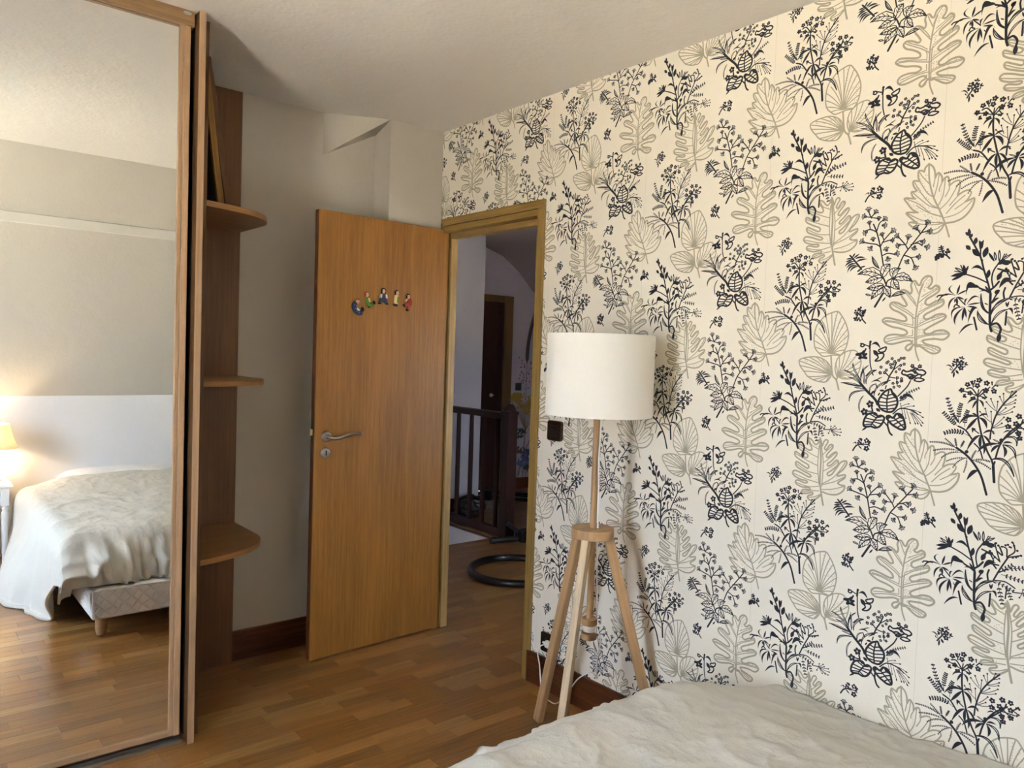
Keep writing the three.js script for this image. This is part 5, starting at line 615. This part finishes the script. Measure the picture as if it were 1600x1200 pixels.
// ------------------------------------------------------------------ tripod floor lamp
{
  const C = [1.972, -1.895];
  const t = thing('floor_lamp', 'wooden tripod floor lamp with a white drum shade by the flowered wall', 'lamp', [C[0], 0, C[1]]);
  const r = 0.1875, linen = new THREE.MeshPhysicalMaterial({ color: lin(0xfaf7ee), roughness: 1, transmission: 0.3, thickness: 0, side: THREE.DoubleSide });
  const sh = mesh('lamp_shade', lathe([[r, 1.225], [r + 0.0015, 1.227], [r + 0.0015, 1.508], [r, 1.51], [r - 0.0022, 1.508], [r - 0.0022, 1.227], [r, 1.225]], 96).translate(0.004, 0, 0.002), linen, t);
  { const a0 = 0.62, g = new THREE.CylinderGeometry(r + 0.0024, r + 0.0024, 0.284, 4, 1, true, Math.PI / 2 - a0 - 0.03, 0.075); g.translate(0.004, 1.3675, 0.002); mesh('shade_seam', g, paint(0xf3efe4, 0.9), sh); }
  mesh('shade_ring', [new THREE.TorusGeometry(r - 0.004, 0.002, 8, 64).rotateX(Math.PI / 2).translate(0.004, 1.235, 0.002), ...[0, 2.094, 4.189].map((a) => beam([0.02 * Math.cos(a), 1.26, 0.02 * Math.sin(a)], [(r - 0.004) * Math.cos(a), 1.236, (r - 0.004) * Math.sin(a)], 0.003, 0.003))], M.whiteGloss, sh);
  mesh('socket', cyl(0.018, 0.018, 0.07, [0, 1.225, 0], 24), M.whiteGloss, t);
  mesh('pole', uvBy(cyl(0.0118, 0.0118, 0.70, [0, 0.525, 0], 24), 'y'), M.beech, t);
  mesh('tripod_head', uvBy(lathe([[0, 0.790], [0.0735, 0.790], [0.075, 0.792], [0.075, 0.823], [0.0735, 0.825], [0, 0.825]], 56), 'x'), M.beech, t);
  const th = -83.4 * Math.PI / 180, R = 0.285;
  const legs = [[th, 0.078, 0.292, M.beech], [th + 2.094, 0.056, 0.272, M.beech], [th + 4.189, 0.058, 0.285, M.beechPale]];
  for (const [a, r0, r1, m] of legs) {
    const top = [r0 * Math.cos(a), 0.795, r0 * Math.sin(a)], foot = [r1 * Math.cos(a), 0.002, r1 * Math.sin(a)];
    const g = beam(foot, top, 0.027, 0.036, V3(Math.cos(a), 0, Math.sin(a)), 0.003), p = g.attributes.position;
    for (let i = 0; i < p.count; i++) p.setY(i, Math.min(0.7925, Math.max(0.0, p.getY(i))));
    mesh('leg', g, m, t);
  }
  // cable winder hanging on the pole end
  mesh('cable_winder', [lathe([[0, 0.424], [0.026, 0.424], [0.028, 0.426], [0.028, 0.446], [0.026, 0.448], [0.013, 0.449], [0.013, 0.474], [0.026, 0.475], [0.028, 0.477], [0.028, 0.498], [0.026, 0.50], [0.013, 0.502], [0.013, 0.53], [0, 0.53]], 40)].map((g) => uvBy(g, 'x')), M.beech, t);
  const L = (pts) => pts.map(([x, y, z]) => [x - C[0], y, z - C[1]]);
  const coil = []; for (let i = 0; i <= 70; i++) { const a = i / 70 * 4.5 * 2 * Math.PI; coil.push([0.0195 * Math.cos(a), 0.453 + 0.018 * i / 70, 0.0195 * Math.sin(a)]); }
  mesh('cable', [
    tube(L([[1.982, 1.215, -1.884], [1.976, 1.131, -1.880], [1.973, 1.063, -1.8795], [1.9785, 0.97, -1.881], [1.9795, 0.847, -1.879], [1.9795, 0.813, -1.879], [1.981, 0.655, -1.876], [1.984, 0.52, -1.872], [1.988, 0.475, -1.876]]), 0.0031, 90, 8),
    tube(coil, 0.0026, 260, 7),
    tube(L([[1.975, 0.455, -1.872], [1.998, 0.44, -1.866], [2.001, 0.40, -1.868], [1.990, 0.34, -1.868], [1.984, 0.300, -1.862], [1.990, 0.284, -1.866], [1.990, 0.296, -1.886], [2.02, 0.245, -1.975], [2.08, 0.135, -2.095], [2.13, 0.035, -2.20], [2.15, 0.006, -2.25], [2.155, 0.004, -2.29], [2.16, 0.006, -2.335], [2.178, 0.05, -2.365], [2.19, 0.11, -2.388], [2.186, 0.165, -2.398], [2.192, 0.195, -2.385], [2.20, 0.203, -2.368]]), 0.0026, 220, 8),
  ], M.cable, t);
  mesh('plug', [new RoundedBoxGeometry(0.02, 0.03, 0.034, 3, 0.006).translate(2.203 - C[0], 0.207, -2.352 - C[1]), cyl(0.006, 0.004, 0.02, [0, 0, 0], 14).rotateX(-Math.PI / 2).translate(2.203 - C[0], 0.207, -2.366 - C[1])], paint(0xe8e4da, 0.45), t);
  partNames(t);
}

// ------------------------------------------------------------------ switch and socket on the papered wall
{
  const s = thing('light_switch', 'dark bronze light switch with black rocker on the flowered wall above the lamp foot', 'switch', [XW, 1.114, -2.372], -Math.PI / 2);
  const sq = (w, r) => { const q = w / 2, k = new THREE.Shape(); k.moveTo(-q + r, -q); k.lineTo(q - r, -q); k.quadraticCurveTo(q, -q, q, -q + r); k.lineTo(q, q - r); k.quadraticCurveTo(q, q, q - r, q); k.lineTo(-q + r, q); k.quadraticCurveTo(-q, q, -q, q - r); k.lineTo(-q, -q + r); k.quadraticCurveTo(-q, -q, -q + r, -q); return k; };
  const bronze = new THREE.MeshPhysicalMaterial({ color: lin(0x2e1a10), roughness: 0.22, metalness: 0.3, clearcoat: 0.8, clearcoatRoughness: 0.12 });
  mesh('plate', extrude(sq(0.078, 0.009), 0.009, 0.004).translate(0, 0, 0.004), bronze, s);
  mesh('rocker', extrude(sq(0.046, 0.003), 0.004, 0.001).rotateX(0.05).translate(0, 0, 0.0165), M.black, s);
  mesh('ridge', [0, 1, 2, 3, 4].map((i) => bx(-0.02, 0.02, -0.016 + 0.008 * i, -0.0145 + 0.008 * i, 0.0215, 0.0226)), M.black, s);
  const o = thing('wall_socket', 'black wall socket low on the flowered wall beside the door frame', 'socket', [XW, 0.205, -2.372], -Math.PI / 2);
  const bk = new THREE.MeshPhysicalMaterial({ color: lin(0x120c0a), roughness: 0.25, clearcoat: 0.7 });
  mesh('plate', extrude(sq(0.078, 0.009), 0.007, 0.003).translate(0, 0, 0.003), bk, o);
  mesh('insert', cyl(0.021, 0.021, 0.003, [0, 0, 0], 28).rotateX(Math.PI / 2).translate(0, 0, 0.0135), M.black, o);
}

// ------------------------------------------------------------------ things in the hall
{
  const r = thing('stair_railing', 'dark red-brown wooden stair railing with newel post seen through the doorway', 'railing', [3.784, 0, -4.565]);
  const q = M.railing, n = 0.046;
  mesh('newel_post', [bx(-n, n, -0.02, 0.995, -n, n, 0.006, 'y'), bx(-n - 0.006, n + 0.006, 0.965, 0.992, -n - 0.006, n + 0.006, 0.006), new THREE.SphereGeometry(1, 24, 12, 0, 6.2832, 0, Math.PI / 2).scale(0.05, 0.058, 0.05).translate(0, 0.99, 0)], q, r);
  const z1 = -1.03;
  mesh('handrail', [bx(-0.028, 0.028, 0.925, 0.952, z1, -n, 0.006, 'z'), bx(-0.033, 0.033, 0.945, 0.978, z1, -n, 0.012, 'z', 0.4)], q, r);
  mesh('bottom_rail', bx(-0.024, 0.024, 0.005, 0.068, z1, -n, 0.004, 'z'), q, r);
  for (const z of [-0.142, -0.314, -0.486, -0.665, -0.84]) mesh('baluster', uvBy(lathe([[0, 0.064], [0.0185, 0.064], [0.0195, 0.3], [0.0195, 0.6], [0.017, 0.93], [0, 0.93]], 18).translate(0, 0, z), 'y', z), q, r);
  partNames(r);
}
{ // crumpled black plastic bag
  const g0 = new THREE.IcosahedronGeometry(1, 24), g = mergeVertices(g0.deleteAttribute('uv').deleteAttribute('normal')), p = g.attributes.position;
  for (let i = 0; i < p.count; i++) {
    const v = V3(p.getX(i), p.getY(i), p.getZ(i)), a = Math.atan2(v.z, v.x), rdg = 1 - Math.abs(2 * noise(v.x * 3 + 9, v.y * 3 + v.z * 2 + 9) - 1), r2 = 1 - Math.abs(2 * noise(v.z * 7 + 30, v.y * 6 + v.x * 5 + 30) - 1);
    const k = 0.80 + 0.16 * rdg + 0.09 * r2 + 0.05 * Math.sin(5 * a + 4 * v.y);
    p.setXYZ(i, 0.15 * k * v.x, Math.max(0.002, 0.075 + 0.10 * k * v.y * (v.y > 0 ? 1.05 : 0.9)), 0.11 * k * v.z);
  }
  g.computeVertexNormals(); g.setAttribute('uv', new THREE.Float32BufferAttribute(new Float32Array(2 * p.count), 2)); g.translate(4.05, 0, -5.40);
  const o = mesh('plastic_bag', g, new THREE.MeshPhysicalMaterial({ color: lin(0x0f1012), roughness: 0.3, clearcoat: 0.5, clearcoatRoughness: 0.3 }));
  tag(o, 'crumpled black plastic bag on the floor behind the stair railing', 'bag');
}
{ // folded tube stand lying on the floor
  const o = thing('folded_stand', 'folded black and silver tubular stand lying on the hall floor behind the railing', 'stand', [4.62, 0, -5.92], -0.92);
  for (const [z, y, m] of [[-0.06, 0.035, M.blackMetal], [0.0, 0.035, M.steel], [0.07, 0.04, M.blackMetal], [0.02, 0.085, M.blackMetal]]) mesh('tube', [tube([[0.06, y, z], [0.5, y, z * 1.1], [1.25, y, z]], 0.017, 20, 12)], m, o);
  mesh('bracket', bx(0.0, 0.10, 0.012, 0.105, -0.10, 0.11, 0.01), M.blackMetal, o); mesh('bracket', bx(1.16, 1.22, 0.012, 0.09, -0.09, 0.10, 0.008), M.blackMetal, o);
  for (const z of [-0.12, 0.13]) mesh('wheel', new THREE.TorusGeometry(0.034, 0.016, 10, 24).translate(-0.01, 0.052, z), M.black, o);
  partNames(o);
}
{ // round floor base of a hanging-chair stand, of which only the near half shows
  const o = thing('stand_base', 'black ring-shaped steel stand base on the hall floor inside the doorway', 'stand', [3.238, 0, -3.775]);
  mesh('ring', new THREE.TorusGeometry(0.305, 0.024, 16, 96).rotateX(Math.PI / 2).translate(0, 0.026, 0), M.blackMetal, o);
  mesh('bolt', cyl(0.01, 0.01, 0.008, [0.28, 0.046, -0.12], 12), M.steel, o);
}
{
  const o = thing('foot_bar', 'short black steel foot bar with rubber end on the hall floor by the newel post', 'bar', [3.60, 0, -4.40]);
  mesh('tube', tube([[-0.02, 0.034, -0.06], [0.12, 0.034, -0.02], [0.42, 0.034, 0.06]], 0.022, 20, 14), M.blackMetal, o);
  mesh('end_cap', cyl(0.026, 0.026, 0.035, [0, 0, 0], 20).rotateZ(Math.PI / 2).rotateY(-0.27).translate(-0.01, 0.034, -0.057), M.black, o);
  mesh('clamp', [bx(0.16, 0.28, 0.012, 0.10, -0.04, 0.06, 0.012), beam([0.10, 0.15, -0.05], [0.22, 0.05, 0.02], 0.035, 0.03)], M.blackMetal, o);
}
{
  const s = thing('light_switch', 'small black switch on the lilac mural wall of the hall', 'switch', [5.255, 1.09, ZH]);
  mesh('plate', bx(-0.04, 0.04, -0.04, 0.04, 0, 0.011, 0.004), M.blackMetal, s); mesh('rocker', bx(-0.02, 0.02, -0.022, 0.022, 0.010, 0.016, 0.002), M.black, s);
}

renderer.render(scene, camera);
